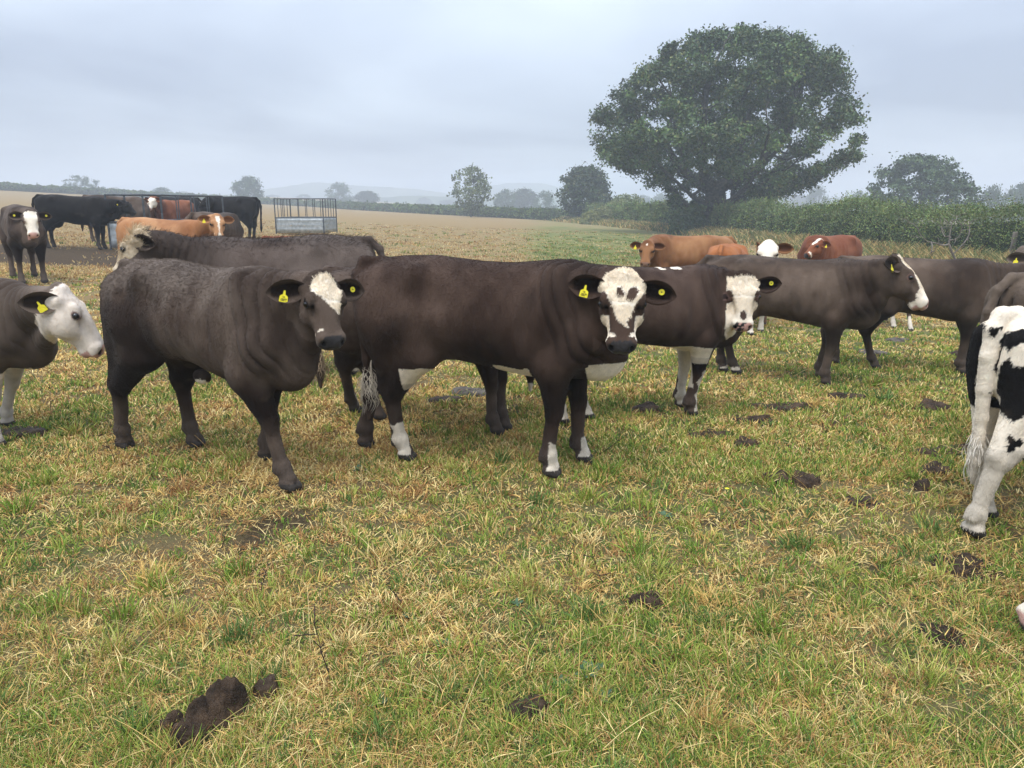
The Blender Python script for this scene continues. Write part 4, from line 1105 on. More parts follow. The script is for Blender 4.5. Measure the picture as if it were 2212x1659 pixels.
# B: centre calf with the heart
place_cow('dark brown calf with a dark heart on its white face and white belly patches', HERD, -14, (-.19, 4.47), DARK,
          poll_px=(1345, 600, 4.0), look=-96, pitch=63, roll=0, s=1.045, shorten=.10, hs=.97, vox=.0085, girth=.92, fold=1.,
          feet_px=dict(HL=(788, 968), HR=(882, 995), FR=(1190, 1030), FL=(1262, 1000)), tail=((.10, -.13), (.02, .01)), ears=(-14, 4),
          fur=110000, furlen=.010, tags=('button', 'flag back'), number='100078', swing=.2, switch=(.50, .43, .34),
          paintkw=dict(white=[blaze([(-.05, -.08, .08), (.0, -.105, .105), (.08, -.125, .125), (.13, -.088, .112), (.18, -.070, .078), (.23, -.048, .056), (.285, -.036, .040), (.32, -.016, .022), (.350, .022, .034)]),
                              lambda h, j: (h[:, 0] > .25+j*.006) & (h[:, 0] < .425) & (np.abs(h[:, 1]) > .052+j*.006) & (h[:, 2] < -.02+.1*(h[:, 0]-.3)) & (h[:, 2] > -.13), spot(.395, -.055, .022, .013, .6), spot(.395, .055, .020, .012, -.5)],
                       dark=[spot(.131, -.013, .038, .021, .2), spot(.137, .047, .054, .0265, -.35)], sd=2,
                       socks=[('HR', .24, -90, .9), ('FR', .20, -45, .95), ('FL', .17, -60, .9)],
                       body=lambda L, a, b, c: ((L[:, 2] < .605+.07*a) & (L[:, 0] > -.50) & (L[:, 0] < .32) & (L[:, 2] > .46) & (a+.5*b > -.28)) | ((L[:, 2] < .66+.04*a) & (L[:, 0] > .62) & (np.abs(L[:, 1]) < .15) & (L[:, 2] > .5))
                                      | ((L[:, 0] < -.80) & (L[:, 2] < .95) & (L[:, 2] > .3))))
# C: white-faced with a spotted nose
def c_pad(h, j): return np.where((fbm(h*45, 2, 77)+.35*(h[:, 1] < -.01)-.1 > .08)[:, None], PADK, PINK*1.05)
place_cow('dark brown calf with a white face and a pink and black spotted nose', HERD, 13, (.93, 5.50), DARK,
          poll_px=(1606, 600, 5.45), look=-99, pitch=66, roll=2, s=.945, hs=.92, girth=.92, vox=.0095, ears=(2, 0),
          feet_px=dict(HR=(1215, 915), HL=(1272, 905), FR=(1490, 898), FL=(1470, 882)),
          fur=65000, furlen=.010, tags=('button', 'flag back'), number='100082',
          paintkw=dict(face_all=lambda h, j: (h[:, 0] > .005+.012*j) & (h[:, 2] > -.10-.25*(h[:, 0] > .24)) & (np.abs(h[:, 1]) < .125),
                       dark=[lambda h, j: (((h[:, 0]-.195)/.055)**2+((np.abs(h[:, 1])-.112)/.034)**2+.4*j < 1), spot(.375, -.003, .042, .026), lambda h, j: (np.abs(h[:, 1]) > .1) & (h[:, 0] < .12) & (h[:, 2] < -.02)], pad=c_pad, muzzle='pink', sd=3,
                       socks=[('HR', .34, 0, 4), ('HL', .34, 0, 4), ('FR', .38, -45, .75), ('FL', .60, -90, 1.1)],
                       body=lambda L, a, b, c: ((L[:, 2] < .585+.03*a) & (L[:, 0] > -.5) & (L[:, 0] < .50) & (L[:, 2] > .45)) | ((L[:, 2] > 1.165) & (L[:, 0] > .10) & (L[:, 0] < .28) & (a > -.1)))) 
# D: directly behind the heart calf
place_cow('dark brown animal mostly hidden behind the heart faced calf, tail with a pale switch', HERD, -13, (-.60, 5.30), BROWN,
          poll_world=(.12, 5.85, .95), look=60, pitch=55, s=.94, hs=.9, vox=.014, feet_px=dict(HR=(770, 892), HL=(822, 908), FR=(1075, 940), FL=(1092, 930)),
          switch=(.40, .30, .20), tail=((.0, -.02), (.02, -.05)), fur=14000, paintkw=dict(sd=4))
# E: behind the striding calf, facing left
place_cow('long dark brown animal facing left behind the striding calf', HERD, 184, (-2.05, 6.75), MAUVE,
          poll_px=(300, 508, 6.45), look=180, pitch=52, s=1.06, hs=1.0, vox=.012, ears=(88, 85), fur=26000, furlen=.016,
          feet_px=dict(HL=(745, 815), FL=(504, 825)), curly=lambda L: sstep(1.05, 1.15, L[:, 2]),
          paintkw=dict(face_all=lambda h, j: (h[:, 2] > -.10) & (h[:, 0] > -.10+.01*j), sd=5, top=.6, wcol=(.56, .46, .33), socks=[('HL', .12, 0, 4)]))
# F: white-faced head entering from the left
place_cow('grey brown animal with an all white face in profile, entering from the side', HERD, -6, (-3.72, 5.02), SILVER,
          poll_px=(128, 628, 4.72), look=20, pitch=60, s=.91, hs=1.0, hl=.9, vox=.009, ears=(0, 88), fur=22000, furlen=.008, neck_up=-.02,
          feet_px=dict(FR=(-3.36, 4.82, 0), FL=(-3.60, 5.3, 0)), tags=(None, 'flag'), swing=-.5, number='',
          paintkw=dict(face_all=lambda h, j: (h[:, 0] > -.03+.012*j-.55*np.minimum(h[:, 2]+.02, 0)), muzzle='pink', wcol=(.72, .62, .52), sd=6, socks=[('FR', .55, 0, 4), ('FL', .6, 0, 4)]))
# G: calf facing the camera far left
place_cow('brown calf with a white face and pink nose facing the camera beside the trampled mud', HERD, -52, (-8.30, 13.35), BROWN,
          poll_px=(64, 456, 12.75), look=-57, pitch=62, s=1.06, girth=.88, hs=1.05, vox=.02, ears=(-4, 0), tags=('button', 'button'),
          paintkw=dict(face_all=lambda h, j: (h[:, 0] > .01) & (h[:, 2] > -.05) & (np.abs(h[:, 1]) < .085+.05*(h[:, 0] > .3)), muzzle='pink', sd=7))
FEED = 'cattle gathered round the feeders'
place_cow('large black cow standing side on with its head at the near feeder', FEED, 8, (-11.95, 21.6), BLACK, poll_px=(262, 432, 21.4), look=-8, pitch=38, s=1.20, hs=1.15, vox=.024, udder=1.0, belly=.03,
          tags=(None, 'button'), paintkw=dict(sd=8))
place_cow('second dark cow almost hidden behind the large black cow', FEED, 8, (-12.5, 25.0), BROWN, poll_px=(215, 440, 25.4), look=10, pitch=50, s=1.22, hs=1.15, vox=.03, paintkw=dict(sd=9), eyes=False)
place_cow('sandy orange cow with a white blaze standing in front of the near feeder', FEED, -6, (-5.85, 13.2), TAN, poll_px=(462, 462, 12.75), look=-60, pitch=60, s=.95, hs=.98, vox=.018, ears=(0, 4), tags=(None, 'flag'), belly=.02,
          paintkw=dict(white=[blaze([(.02, -.03, .035), (.10, -.03, .04), (.2, -.008, .025), (.36, -.004, .014), (.44, -.03, .03)]), lambda h, j: (h[:, 0] > .36) & (h[:, 2] < -.04)], muzzle='brown', sd=10))
place_cow('brown cow with a white face looking through the feeder bars, nearer the black cow', FEED, -80, (-12.3, 26.6), GINGER, poll_px=(296, 430, 25.2), look=-66, pitch=55, s=1.18, hs=1.15, vox=.03,
          paintkw=dict(face_all=lambda h, j: h[:, 0] > .03, muzzle='pink', sd=11, body=lambda L, a, b, c: (L[:, 2] < .45), dark=[spot(.19, .10, .05, .04)]), eyes=False)
place_cow('brown cow with a cream face behind the feeder bars, further from the black cow', FEED, -100, (-11.6, 27.3), RED, poll_px=(328, 428, 25.6), look=-100, pitch=50, s=1.16, hs=1.15, vox=.03,
          paintkw=dict(face_all=lambda h, j: h[:, 0] > .05, muzzle='pink', sd=12, dark=[spot(.10, -.08, .06, .05)]), eyes=False)
place_cow('black cow with its head low inside the feeder behind the sandy orange cow', FEED, 192, (-13.3, 31.), BLACK, poll_px=(350, 436, 30.6), look=185, pitch=50, s=1.25, hs=1.1, vox=.026, paintkw=dict(sd=13), tags=('button', None))
place_cow('black cow facing left with a yellow ear tag, beyond the grey rump', FEED, 176, (-10.1, 28.2), BLACK, poll_px=(446, 428, 27.6), look=186, pitch=42, s=1.32, hs=1.2, vox=.028, tags=('flag', None), belly=.03, paintkw=dict(sd=14))
place_cow('grey brown calf seen from behind beside the sandy orange cow', FEED, 78, (-6.10, 16.2), GREY, poll_px=(492, 470, 17.2), look=80, pitch=60, s=1.02, girth=1.05, vox=.024, paintkw=dict(sd=15, body=lambda L, a, b, c: (L[:, 0] < -.8) & (L[:, 2] < .75)), eyes=False)
place_cow('small red calf whose back just shows between the two feeders', FEED, 5, (-3.15, 11.9), RED, poll_px=(770, 540, 11.8), look=5, pitch=60, s=.815, vox=.024, paintkw=dict(sd=16), eyes=False)
# right-hand group
RIGHT = 'cattle standing towards the hedge'
place_cow('ginger brown cow facing left with its head turned to the camera, small white star', RIGHT, 186, (2.95, 13.3), GINGER, poll_px=(1394, 528, 12.75), look=-104, pitch=60, s=.98, hs=1.0, vox=.018, belly=.03, girth=1.05, tags=(None, 'flag'), ears=(0, 0),
          paintkw=dict(white=[spot(.07, 0, .022, .018)], muzzle='brown', sd=17))
place_cow('orange brown cow half hidden behind the grey brown calf in profile', RIGHT, 66, (3.10, 11.2), ORANGE, poll_world=(3.5, 12.2, .75), look=60, pitch=70, s=.93, vox=.02, paintkw=dict(sd=18), eyes=False)
place_cow('grey brown calf in full profile with a white blaze and pink nose', RIGHT, -24, (2.44, 6.88), GREY, poll_px=(1934, 562, 6.42), look=-20, pitch=50, s=.93, hs=1.0, hl=.92, girth=.92, vox=.011, ears=(0, 30),
          feet_px=dict(HR=(1592, 808), FR=(1782, 832), FL=(1768, 818)), fur=30000, furlen=.012, tags=(None, 'flag'), swing=.1, tail=((.0, -.02), (.0, -.04)),
          paintkw=dict(white=[blaze([(-.03, -.04, .04), (.08, -.065, .065), (.22, -.055, .055), (.32, -.055, .055), (.37, -.09, .09), (.5, -.1, .1)]), lambda h, j: (h[:, 0] > .375+j*.01)], muzzle='pink', top=.75, sd=19, socks=[('HR', .07, 0, 4)]))
place_cow('grey brown animal behind the profile calf, its head reaching out of the frame', RIGHT, -14, (3.86, 7.38), GREY, poll_px=(2242, 578, 7.2), look=0, pitch=50, s=.92, hs=.95, girth=.92, vox=.012,
          feet_px=dict(HL=(1804, 788), HR=(1893, 797), FR=(2075, 808), FL=(2088, 800)), fur=24000, furlen=.012, tags=(None, 'flag'), paintkw=dict(sd=20))
place_cow('light brown calf at the edge with one dark tagged ear showing above the others', RIGHT, -150, (6.2, 8.9), FAWN, poll_px=(2238, 556, 8.3), look=-125, pitch=60, s=1.03, hs=1.0, vox=.016, tags=(None, 'flag'), paintkw=dict(sd=21))
place_cow('fawn brown rump with a curved tail just above the black and white calf', RIGHT, 14, (3.66, 4.76), FAWN, poll_world=(4.6, 4.95, 1.1), look=20, pitch=55, s=.965, vox=.011, fur=26000, furlen=.016, tail=((-.02, .02), (.02, .02)), paintkw=dict(sd=22), eyes=False)
place_cow('red brown cow facing left in front of the hedge with a white forehead', RIGHT, 215, (6.15, 15.2), RED, poll_px=(1768, 524, 14.5), look=196, pitch=40, s=1.02, hs=1.0, vox=.02, belly=.03, girth=1.08, tags=('flag', None), neck_up=.0,
          paintkw=dict(white=[blaze([(-.05, -.05, .05), (.1, -.05, .05), (.2, -.02, .02)]), spot(.40, .07, .02, .03)], sd=23))
place_cow('white faced brown cow looking over the back of the profile calf, white front feet', RIGHT, -108, (3.30, 10.45), GINGER, poll_px=(1660, 529, 9.9), look=-112, pitch=60, s=.80, ears=(0, 88), hs=1.05, vox=.02,
          feet_px=dict(FR=(1622, 725), FL=(1642, 718)), paintkw=dict(face_all=lambda h, j: h[:, 0] > -.06, muzzle='pink', sd=24, socks=[('FR', .4, 0, 4), ('FL', .4, 0, 4)]))
place_cow('small dark calf hidden behind the grey brown animals with only its white feet showing', RIGHT, -100, (5.6, 11.5), DARK, poll_px=(1935, 590, 10.9), look=-110, pitch=60, s=.72, hs=.8, vox=.02, ears=(40, 40),
          feet_px=dict(FR=(1932, 710), FL=(1968, 716)), paintkw=dict(sd=25, socks=[('FR', .26, 0, 4), ('FL', .26, 0, 4)]), eyes=False)
# U: black and white calf nearest on the right
def u_body(L, a, b, c):
    x, y, z = L[:, 0], L[:, 1], L[:, 2]
    blk = ((z > .67+.10*a) & (z < 1.10+.05*a) & (a+.3*b < .30)) | ((b*.5+a > .38) & (z > .45) & (z < .62))
    strip = (x < -.74) & (np.abs(y) < .035+.02*b)
    tl = (x < -.815)
    return ~blk | (strip & (z < 1.02)) | (tl & (z < .93))
place_cow('black and white calf seen from behind at the edge, long white tail', HERD, 17, (2.92, 3.75), BLACK, poll_world=(3.9, 4.1, 1.0), look=20, pitch=60, s=.90, vox=.0085, fur=90000, furlen=.012,
          feet_px=dict(HR=(2098, 1160), HL=(2132, 1118)), tail=((.04, .0), (.03, .02)), tail_len=1.2, tail_r=1.4, girth=.93, switch=(.70, .64, .55), paintkw=dict(sd=26, body=u_body), eyes=False)
place_cow('pinkish white muzzle of a grazing calf reaching in at the edge of the near grass', HERD, 176, (3.06, 2.50), FAWN, poll_world=(2.10, 2.55, .36), look=178, pitch=52, s=.9, vox=.014, neck=.9,
          paintkw=dict(face_all=lambda h, j: h[:, 0] > .0, muzzle='pink', sd=30))
# ------------------------------------------------------------------ feeders
GALV = noise_color(material('galvanised_steel', rough=.45, metal=.55, spec=.4), 7, (.30, .33, .34), (.50, .53, .54), detail=6)
DARKST = noise_color(material('weathered_steel_bars', rough=.6, metal=.4), 5, (.055, .062, .068), (.12, .13, .14))
def box_v(c, s):
    return [(c[0]+a*s[0]/2, c[1]+b*s[1]/2, c[2]+d*s[2]/2) for a in (-1, 1) for b in (-1, 1) for d in (-1, 1)]
BOXF = [(0, 1, 3, 2), (4, 6, 7, 5), (0, 4, 5, 1), (2, 3, 7, 6), (0, 2, 6, 4), (1, 5, 7, 3)]
def boxes(name, lst, mat, parent):
    V = []; F = []
    for c, s in lst:
        o = len(V); V += box_v(c, s); F += [tuple(o+i for i in f) for f in BOXF]
    return link(name, mesh_np(name, np.array(V), np.array(F), mat, False), parent)
bar_cache = {}
def bar(name, a, b, r, parent, mat):
    """tube between two points, mesh shared by tubes of one length"""
    from mathutils import Vector
    a, b = Vector(a), Vector(b); L = (b-a).length; k = (round(L, 3), r, mat.name)
    if k not in bar_cache:
        V = []; F = []
        for z in (0, L):
            for q in range(8): V.append((r*math.cos(q*math.pi/4), r*math.sin(q*math.pi/4), z))
        F = [(q, (q+1) % 8, 8+(q+1) % 8, 8+q) for q in range(8)]
        bar_cache[k] = mesh_np(name, np.array(V), np.array(F), mat)
    o = link(name, bar_cache[k], parent); o.location = a; o.rotation_mode = 'QUATERNION'; o.rotation_quaternion = (b-a).to_track_quat('Z', 'Y'); return o
def feeder(label, corner, rz, lx, ly, hp, ht, nx, ny):
    """rectangular hay feeder: solid sheet sides, upright bars above and a top rail"""
    f = empty('hay_feeder', corner, rz, label, 'feeder', 'steel cattle feeders in the field')
    t = .03
    for c, s in (((lx/2, 0, hp/2+.03), (lx, t, hp-.06)), ((lx/2, ly, hp/2+.03), (lx, t, hp-.06)), ((0, ly/2, hp/2+.03), (t, ly-2*t, hp-.06)), ((lx, ly/2, hp/2+.03), (t, ly-2*t, hp-.06))):
        # sheet with three pressed ribs
        along = 0 if s[0] > s[1] else 1; n = 19; V = []; L = s[along]
        for i in range(n):
            u = -L/2+L*i/(n-1)
            for z, off in ((-s[2]/2, 0), (-s[2]*.28, .0), (-s[2]*.25, .006), (-s[2]*.2, .0), (0, 0), (s[2]*.05, .006), (s[2]*.1, 0), (s[2]*.3, 0), (s[2]*.35, .006), (s[2]*.40, 0), (s[2]/2, 0)):
                V.append((c[0]+u, c[1]-off if c[1] < ly/2 else c[1]+off, c[2]+z) if along == 0 else (c[0]-off if c[0] < lx/2 else c[0]+off, c[1]+u, c[2]+z))
        k = 11; i = np.arange(n-1)[:, None]*k+np.arange(k-1)[None]
        o = link('side_sheet', mesh_np('side_sheet', np.array(V), np.stack([i, i+k, i+k+1, i+1], -1).reshape(-1, 4), GALV, False), f)
        sm = o.modifiers.new('thickness', 'SOLIDIFY'); sm.thickness = .004
    rails = [((0, 0), (lx, 0)), ((0, ly), (lx, ly)), ((0, 0), (0, ly)), ((lx, 0), (lx, ly))]
    for a, b in rails:
        bar('top_rail', (*a, ht), (*b, ht), .019, f, DARKST); bar('mid_rail', (*a, hp+.03), (*b, hp+.03), .022, f, DARKST)
    for x, y in ((0, 0), (lx, 0), (0, ly), (lx, ly)): bar('corner_post', (x, y, 0), (x, y, ht), .027, f, DARKST)
    for i in range(1, nx):
        for y in (0, ly): bar('upright_bar', (lx*i/nx, y, hp+.03), (lx*i/nx, y, ht), .016, f, DARKST)
    for i in range(1, ny):
        for x in (0, lx): bar('upright_bar', (x, ly*i/ny, hp+.03), (x, ly*i/ny, ht), .016, f, DARKST)
    # hay left inside
    rng = np.random.default_rng(int(lx*100)); n = 1500
    P0 = np.stack([rng.uniform(.15, lx-.15, n), rng.uniform(.15, ly-.15, n), .1+.35*rng.random(n)], 1); d = rng.normal(0, .13, (n, 3)); d[:, 2] *= .5
    h = link('hay', curves_np('hay', np.stack([P0, P0+d*.5+S3(0, 0, .03), P0+d], 1), np.array([.008, .008, .006]), GRASS, G_STRAW[rng.integers(0, 5, n)]), f); h['kind'] = 'stuff'
c1 = ground_at(240, 540)
feeder('long steel feeder with a barred top behind the sandy orange cow', tuple(c1), math.radians(-8), 1.1, 4.3, .72, 1.48, 2, 5)
c2 = ground_at(597, 506)
feeder('empty square steel feeder standing alone to the right of the black cows', tuple(c2), math.radians(-4), 2.2, 2.0, .70, 1.56, 6, 5)

# ------------------------------------------------------------------ post, dead branch
WOOD = noise_color(material('weathered_post', rough=.9, spec=.1, bump=dict(scale=20, strength=.6, dist=.02, scale3=(1, 1, .15))), 8, (.10, .085, .07), (.24, .21, .18), scale3=(1, 1, .2))
def post():
    p = ground_at(2178, 590); V = []; F = []
    for k, z in enumerate((-.2, .4, .9, 1.3, 1.34)):
        for q in range(8):
            a = q*math.pi/4; r = .085*(1-.08*z)*(1+.08*math.sin(q*2.3+z*3))*(.8 if k == 4 else 1); V.append((r*math.cos(a)+.03*z, r*math.sin(a), z))
    F = [(k*8+q, k*8+(q+1) % 8, k*8+8+(q+1) % 8, k*8+8+q) for k in range(4) for q in range(8)]
    me = bpy.data.meshes.new('fence_post'); me.from_pydata(V, [], F+[tuple(range(32, 40))]); me.materials.append(WOOD)
    o = link('fence_post', me); o.location = p; tag(o, 'weathered leaning wooden post in front of the hedge', 'fence post')
post()
def dead_branch():
    rng = np.random.default_rng(15); p = at(2040, 520, 23.5); A = rng.normal(0, 1, (40, 3))*np.array([.5, .3, .3])+S3(-.1, 0, .3)
    nodes, par = grow(A, [(.5, 0, -.7), (.3, 0, -.4), (.15, 0, -.1)], .12, 2.5, .15, rng)
    me, r = branch_mesh('dead_branch', nodes, par, .008, 2.2, WOOD, .0, 5)
    o = link('dead_branch', me); o.location = p; tag(o, 'bare grey broken branch hanging out of the hedge near the post', 'branch')
dead_branch()

# ------------------------------------------------------------------ dung and bare clods
DUNG = noise_color(material('dung', rough=.85, spec=.2, bump=dict(scale=38, strength=1., dist=.03, scale3=(1, 2.2, 1))), 14, (.026, .016, .009), (.095, .060, .036))
DUNGW = noise_color(material('dung_wet', rough=.6, spec=.12, bump=dict(scale=45, strength=.9, dist=.012)), 14, (.020, .013, .008), (.070, .046, .029))
DUNGG = noise_color(material('dung_crusted', rough=.85, spec=.2, bump=dict(scale=45, strength=.9, dist=.012)), 14, (.040, .032, .025), (.13, .110, .088))
def lump(name, lobes, seed, mat, nx=44, folds=0.):
    """a mound made of overlapping rounded lobes (x, y, rx, ry, h, turn) on a round sheet"""
    R = max(math.hypot(l[0], l[1])+max(l[2], l[3]) for l in lobes)*1.06; V = []; F = []
    nr = 20; na = 48
    P = np.array([(R*(i/nr)*math.cos(2*math.pi*k/na), R*(i/nr)*math.sin(2*math.pi*k/na)) for i in range(nr+1) for k in range(na)])
    n = fbm(np.c_[P*38, 0*P[:, 0]], 3, seed); n2 = fbm(np.c_[P*11, 0*P[:, 0]+2], 2, seed+1)
    h = np.full(len(P), -.02)
    for x, y, rx, ry, hh, tr in lobes:
        c, s_ = math.cos(tr), math.sin(tr); a = (P[:, 0]-x)*c+(P[:, 1]-y)*s_; b = -(P[:, 0]-x)*s_+(P[:, 1]-y)*c
        q = 1-(a/rx)**2-(b/ry)**2+(.14 if folds else .75)*n2+(0 if folds else .45)*n; hl = np.sqrt(np.clip(q, 0, 1))*hh*(1 if folds else .75)
        if folds: hl = hl*(1+.07*np.sin(a/rx*15+5*n2+b*30))
        h = np.maximum(h, np.where(q > 0, hl, -.02))
    z = h+.0045*n*(h > 0)*(1+3*(h > .03))
    V = np.c_[P, z]; i = np.arange(nr)[:, None]*na+np.arange(na)[None]; j = np.arange(nr)[:, None]*na+(np.arange(na)[None]+1) % na
    return mesh_np(name, V, np.stack([i, i+na, j+na, j], -1).reshape(-1, 4), mat)
def put_lump(me, px, label, rz=0, sc=1., group='dung pats scattered on the grass', name='dung_pat', cat='dung pat'):
    p = ground_at(*px); o = link(name, me); o.location = (p[0], p[1], p[2]+.014); o.rotation_euler = (0, 0, rz); o.scale = (sc, sc, sc); tag(o, label, cat, group); return o
big = lump('dung_pat', [(.040, .075, .085, .085, .115, .2), (-.005, -.02, .082, .070, .095, .3), (-.035, -.105, .070, .060, .060, .2), (-.115, -.03, .040, .036, .050, 0), (-.145, -.05, .030, .028, .03, .3)], 5, DUNG, folds=1.)
put_lump(big, (452, 1560), 'large folded dark dung heap in the foreground grass', 0, .80)
pats = [lump('dung_pat', [(0, 0, .15, .12, .03, 0), (.11, -.03, .09, .07, .035, .4), (-.10, .04, .08, .06, .02, .2)], 11, DUNGW), lump('dung_pat', [(0, 0, .09, .075, .03, 0), (.05, .03, .05, .04, .04, 0)], 12, DUNG),
        lump('dung_pat', [(0, 0, .22, .11, .02, .1), (.16, .02, .10, .06, .03, .2), (-.17, .02, .09, .07, .025, 0)], 13, DUNG), lump('dung_pat', [(0, 0, .16, .12, .025, 0), (-.09, .05, .09, .08, .03, 0)], 14, DUNGG), lump('dung_pat', [(0, 0, .045, .04, .045, 0), (.02, .01, .03, .03, .05, 0)], 15, DUNGW)]
for k, px, rz, sc, lab in [(2, (1690, 882), 0, 1.05, 'long broken dung pat to the right of the white nosed calf'), (1, (1395, 887), .4, 1.3, 'dark dung pat in a straw tuft under the white nosed calf'), (0, (1830, 859), 0, .8, 'smooth dark dung pat below the front feet of the profile calf'), (1, (2018, 882), 1, 1.4, 'crumbled dung pat in front of the black and white calf'),
        (4, (1990, 1056), 0, 1.0, 'small round dung lump left of the black and white calf'), (3, (1020, 850), 0, 1.0, 'grey crusted dung pat under the belly of the heart faced calf'), (0, (962, 866), .5, .75, 'dark dung pat beside the grey crusted one under the belly'), (3, (1890, 764), 0, .95, 'grey flat dung pat under the grey brown animals'),
        (3, (1942, 736), .8, .9, 'grey flat dung pat behind the hind legs of the grey brown animal'), (1, (2066, 768), .3, 1.1, 'dark dung pat by the front legs of the grey brown animal'), (0, (45, 938), .2, 1.0, 'dark wet dung pat at the left edge below the white face'), (2, (1630, 908), .3, .6, 'broken dung smear nearer than the long broken pat'),
        (2, (1535, 943), .1, .65, 'flat dark smear of dung below the white front sock'), (1, (1610, 962), .9, 1.0, 'dung crumbs to the right of the flat dark smear'), (2, (2050, 978), .2, .95, 'broad trampled dung behind the black and white calf'), (1, (1672, 1035), 0, .9, 'small dark dung crumbs in the middle of the right grass'),
        (1, (1740, 1040), 1.2, 1., 'scattered dung crumbs right of the smaller crumbs'), (0, (1862, 1085), .6, .4, 'little dung patch below the small round lump'), (1, (1395, 1300), 0, .62, 'brown dung pat in the right foreground turf'), (0, (1140, 1532), .5, .34, 'dark clod beside a hole in the foreground turf'),
        (2, (2030, 1375), .4, .3, 'brown dung smear near the right edge of the foreground'), (4, (575, 1495), .4, .9, 'small dark clod behind the large folded heap'), (2, (2085, 1225), .8, .5, 'trampled dung smear below the hind foot of the black and white calf'), (0, (1405, 592), .2, 1.6, 'distant dung pat on the green strip beyond the herd'), (1, (2020, 1020), .4, 1.1, 'dung crumbs between the broad trampled dung and the small round lump')]:
    me = pats[k]; put_lump(me, px, lab, rz, sc)

# ------------------------------------------------------------------ small plants
STEMM = material('dead_stem', rough=.8, color=(.035, .022, .016)); PETAL = material('petal', rough=.5, color=(.78, .66, .03)); GREENL = noise_color(material('weed_leaf', rough=.6, spec=.08), 40, (.045, .085, .045), (.09, .14, .075))
def dead_stem(px, h, lean, seed, label):
    rng = np.random.default_rng(seed); p = ground_at(*px); V = []; F = []
    def tube(a, b, r0, r1):
        k = len(V); d = (b-a)/np.linalg.norm(b-a); u = norm(np.cross(d, S3(.3, .9, .1))); w = np.cross(d, u)
        for q, r in ((a, r0), (b, r1)):
            for t in range(5): V.append(q+(u*math.cos(t*1.2566)+w*math.sin(t*1.2566))*r)
        F.extend([(k+t, k+(t+1) % 5, k+5+(t+1) % 5, k+5+t) for t in range(5)])
    a = S3(0, 0, -.01); top = S3(lean*h, .1*h, h); prev = a
    for i in range(1, 6):
        b = a+(top-a)*i/5+rng.normal(0, .012*h, 3); tube(prev, b, .0028*(1-.12*i), .0028*(1-.12*(i+1)))
        if i > 1:
            for _ in range(2): tube(b, b+S3(rng.normal(0, .12)*h, rng.normal(0, .12)*h, .2*h*rng.random()), .0016, .0022)
        prev = b
    o = link('withered_plant', mesh_np('withered_plant', np.array(V), np.array(F), STEMM)); o.location = p; tag(o, label, 'dead plant', 'dead brown plants in the grass')
for px, h, l, sd, lab in [((715, 1470), .20, -.25, 1, 'thin dead stem right of the large dung heap'), ((560, 1290), .13, .3, 2, 'short dead stem in the left middle grass'), ((1305, 1265), .12, -.4, 3, 'leaning dead stem in the middle grass right of centre'), ((245, 985), .16, .2, 4, 'dead stem beside the hind foot of the striding calf'), ((255, 1010), .20, -.35, 5, 'taller dead stem leaning at the hind foot of the striding calf'),
        ((108, 905), .22, .1, 6, 'upright dead stem left of the striding calf'), ((1215, 1225), .10, .5, 7, 'dark dead twig in the grass below the heart faced calf'), ((885, 1315), .10, -.9, 8, 'dark twig lying near the middle of the foreground'), ((1285, 985), .16, 1.5, 9, 'twig lying in front of the white pastern of the heart faced calf'), ((478, 1185), .1, .3, 10, 'dark little stem in the left grass below the striding calf')]:
    dead_stem(px, h, l, sd, lab)
def flower(px, label):
    p = ground_at(*px); o = empty('buttercup', p, 0, label, 'flower', 'yellow flowers in the grass')
    bar('stem', (0, 0, 0), (.004, 0, .07), .0012, o, GREENL); V = []; F = []
    for k in range(5):
        a = k*1.2566; d = S3(math.cos(a), math.sin(a), .35)*.013; s_ = S3(-math.sin(a), math.cos(a), 0)*.007; c = S3(.004, 0, .07); i = len(V); V += [c, c+d*.6+s_, c+d, c+d*.6-s_]; F.append((i, i+1, i+2, i+3))
    link('petals', mesh_np('petals', np.array(V), np.array(F), PETAL), o)
for px, lab in [((1567, 1083), 'yellow flower right of centre below the white sock calf'), ((84, 790), 'yellow flower under the chin of the white face at the left'), ((246, 793), 'yellow flower just right of the pink nose at the left'), ((1310, 855), 'yellow flower near the feet of the white nosed calf')]: flower(px, lab)
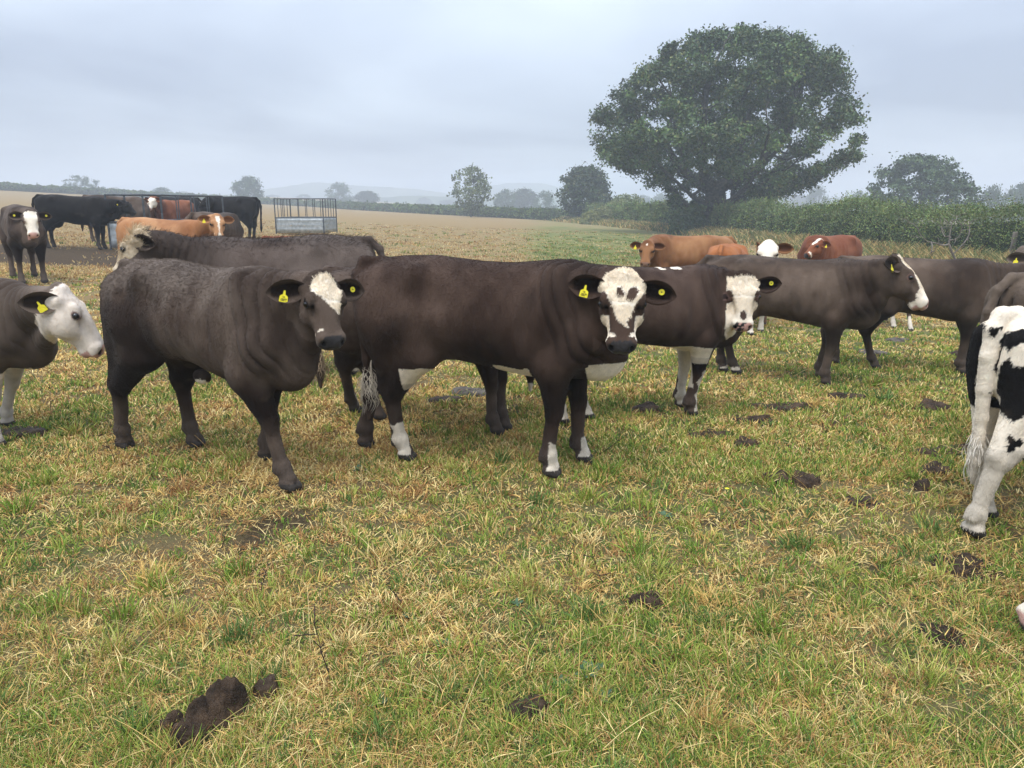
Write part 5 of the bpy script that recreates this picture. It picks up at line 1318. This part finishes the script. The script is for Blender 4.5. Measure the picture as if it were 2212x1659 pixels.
def weed(px, n, r, seed, label):
    rng = np.random.default_rng(seed); p = ground_at(*px); o = empty('weed', p, 0, label, 'weed', 'leafy weeds in the turf')
    for k in range(n):
        a = k*2.4+rng.random()*.5; el = .25+.5*rng.random(); L = r*(.6+.5*rng.random()); d = S3(math.cos(a)*math.cos(el), math.sin(a)*math.cos(el), math.sin(el)); s_ = S3(-math.sin(a), math.cos(a), 0)*L*.28; u = S3(0, 0, 1)*L*.08
        V = np.array([S3(0, 0, .005), d*L*.35+s_*.8-u, d*L*.35+u*.2, d*L*.35-s_*.8-u, d*L*.75+s_*.7-u*.8, d*L*.75, d*L*.75-s_*.7-u*.8, d*L-u*1.5])
        F = np.array([(0, 1, 2), (0, 2, 3), (1, 4, 5), (1, 5, 2), (2, 5, 6), (2, 6, 3), (4, 7, 5), (5, 7, 6)])
        link('leaf', mesh_np('leaf', V, F, GREENL), o)
for i, (px, n, r, lab) in enumerate([((885, 1335), 8, .045, 'bluish clover like weed left of centre in the foreground'), ((1275, 1455), 9, .06, 'leafy weed right of centre near the bottom'), ((1210, 1475), 6, .04, 'small pale weed left of the leafy weed near the bottom'), ((782, 1018), 10, .07, 'dark leafy weed between the striding calf and the heart faced calf'), ((1300, 1505), 7, .05, 'weed close below the leafy weed'), ((1115, 1305), 6, .035, 'tiny weed in the centre of the turf'),
        ((820, 1520), 6, .04, 'small weed right of the dung heap'), ((1435, 1115), 7, .05, 'weed in the right middle turf'), ((955, 1395), 6, .035, 'tiny clover weed below centre')]): weed(px, n, r, 200+i, lab)

# ------------------------------------------------------------------ mist
def haze():
    lo = (-900, -70, -9.); hi = (900, 1000, 30.)
    c = [(lo[k]+hi[k])/2 for k in range(3)]; s = [hi[k]-lo[k] for k in range(3)]
    m = bpy.data.materials.new('mist'); m.use_nodes = True; t = m.node_tree; t.nodes.remove(t.nodes['Principled BSDF'])
    v = t.nodes.new('ShaderNodeVolumePrincipled'); v.inputs['Color'].default_value = (.74, .80, .88, 1); v.inputs['Density'].default_value = .0021
    t.links.new(v.outputs[0], t.nodes['Material Output'].inputs['Volume'])
    me = bpy.data.meshes.new('haze'); me.from_pydata(box_v(c, s), [], BOXF); me.materials.append(m)
    tag(link('haze', me), kind='stuff')
haze()
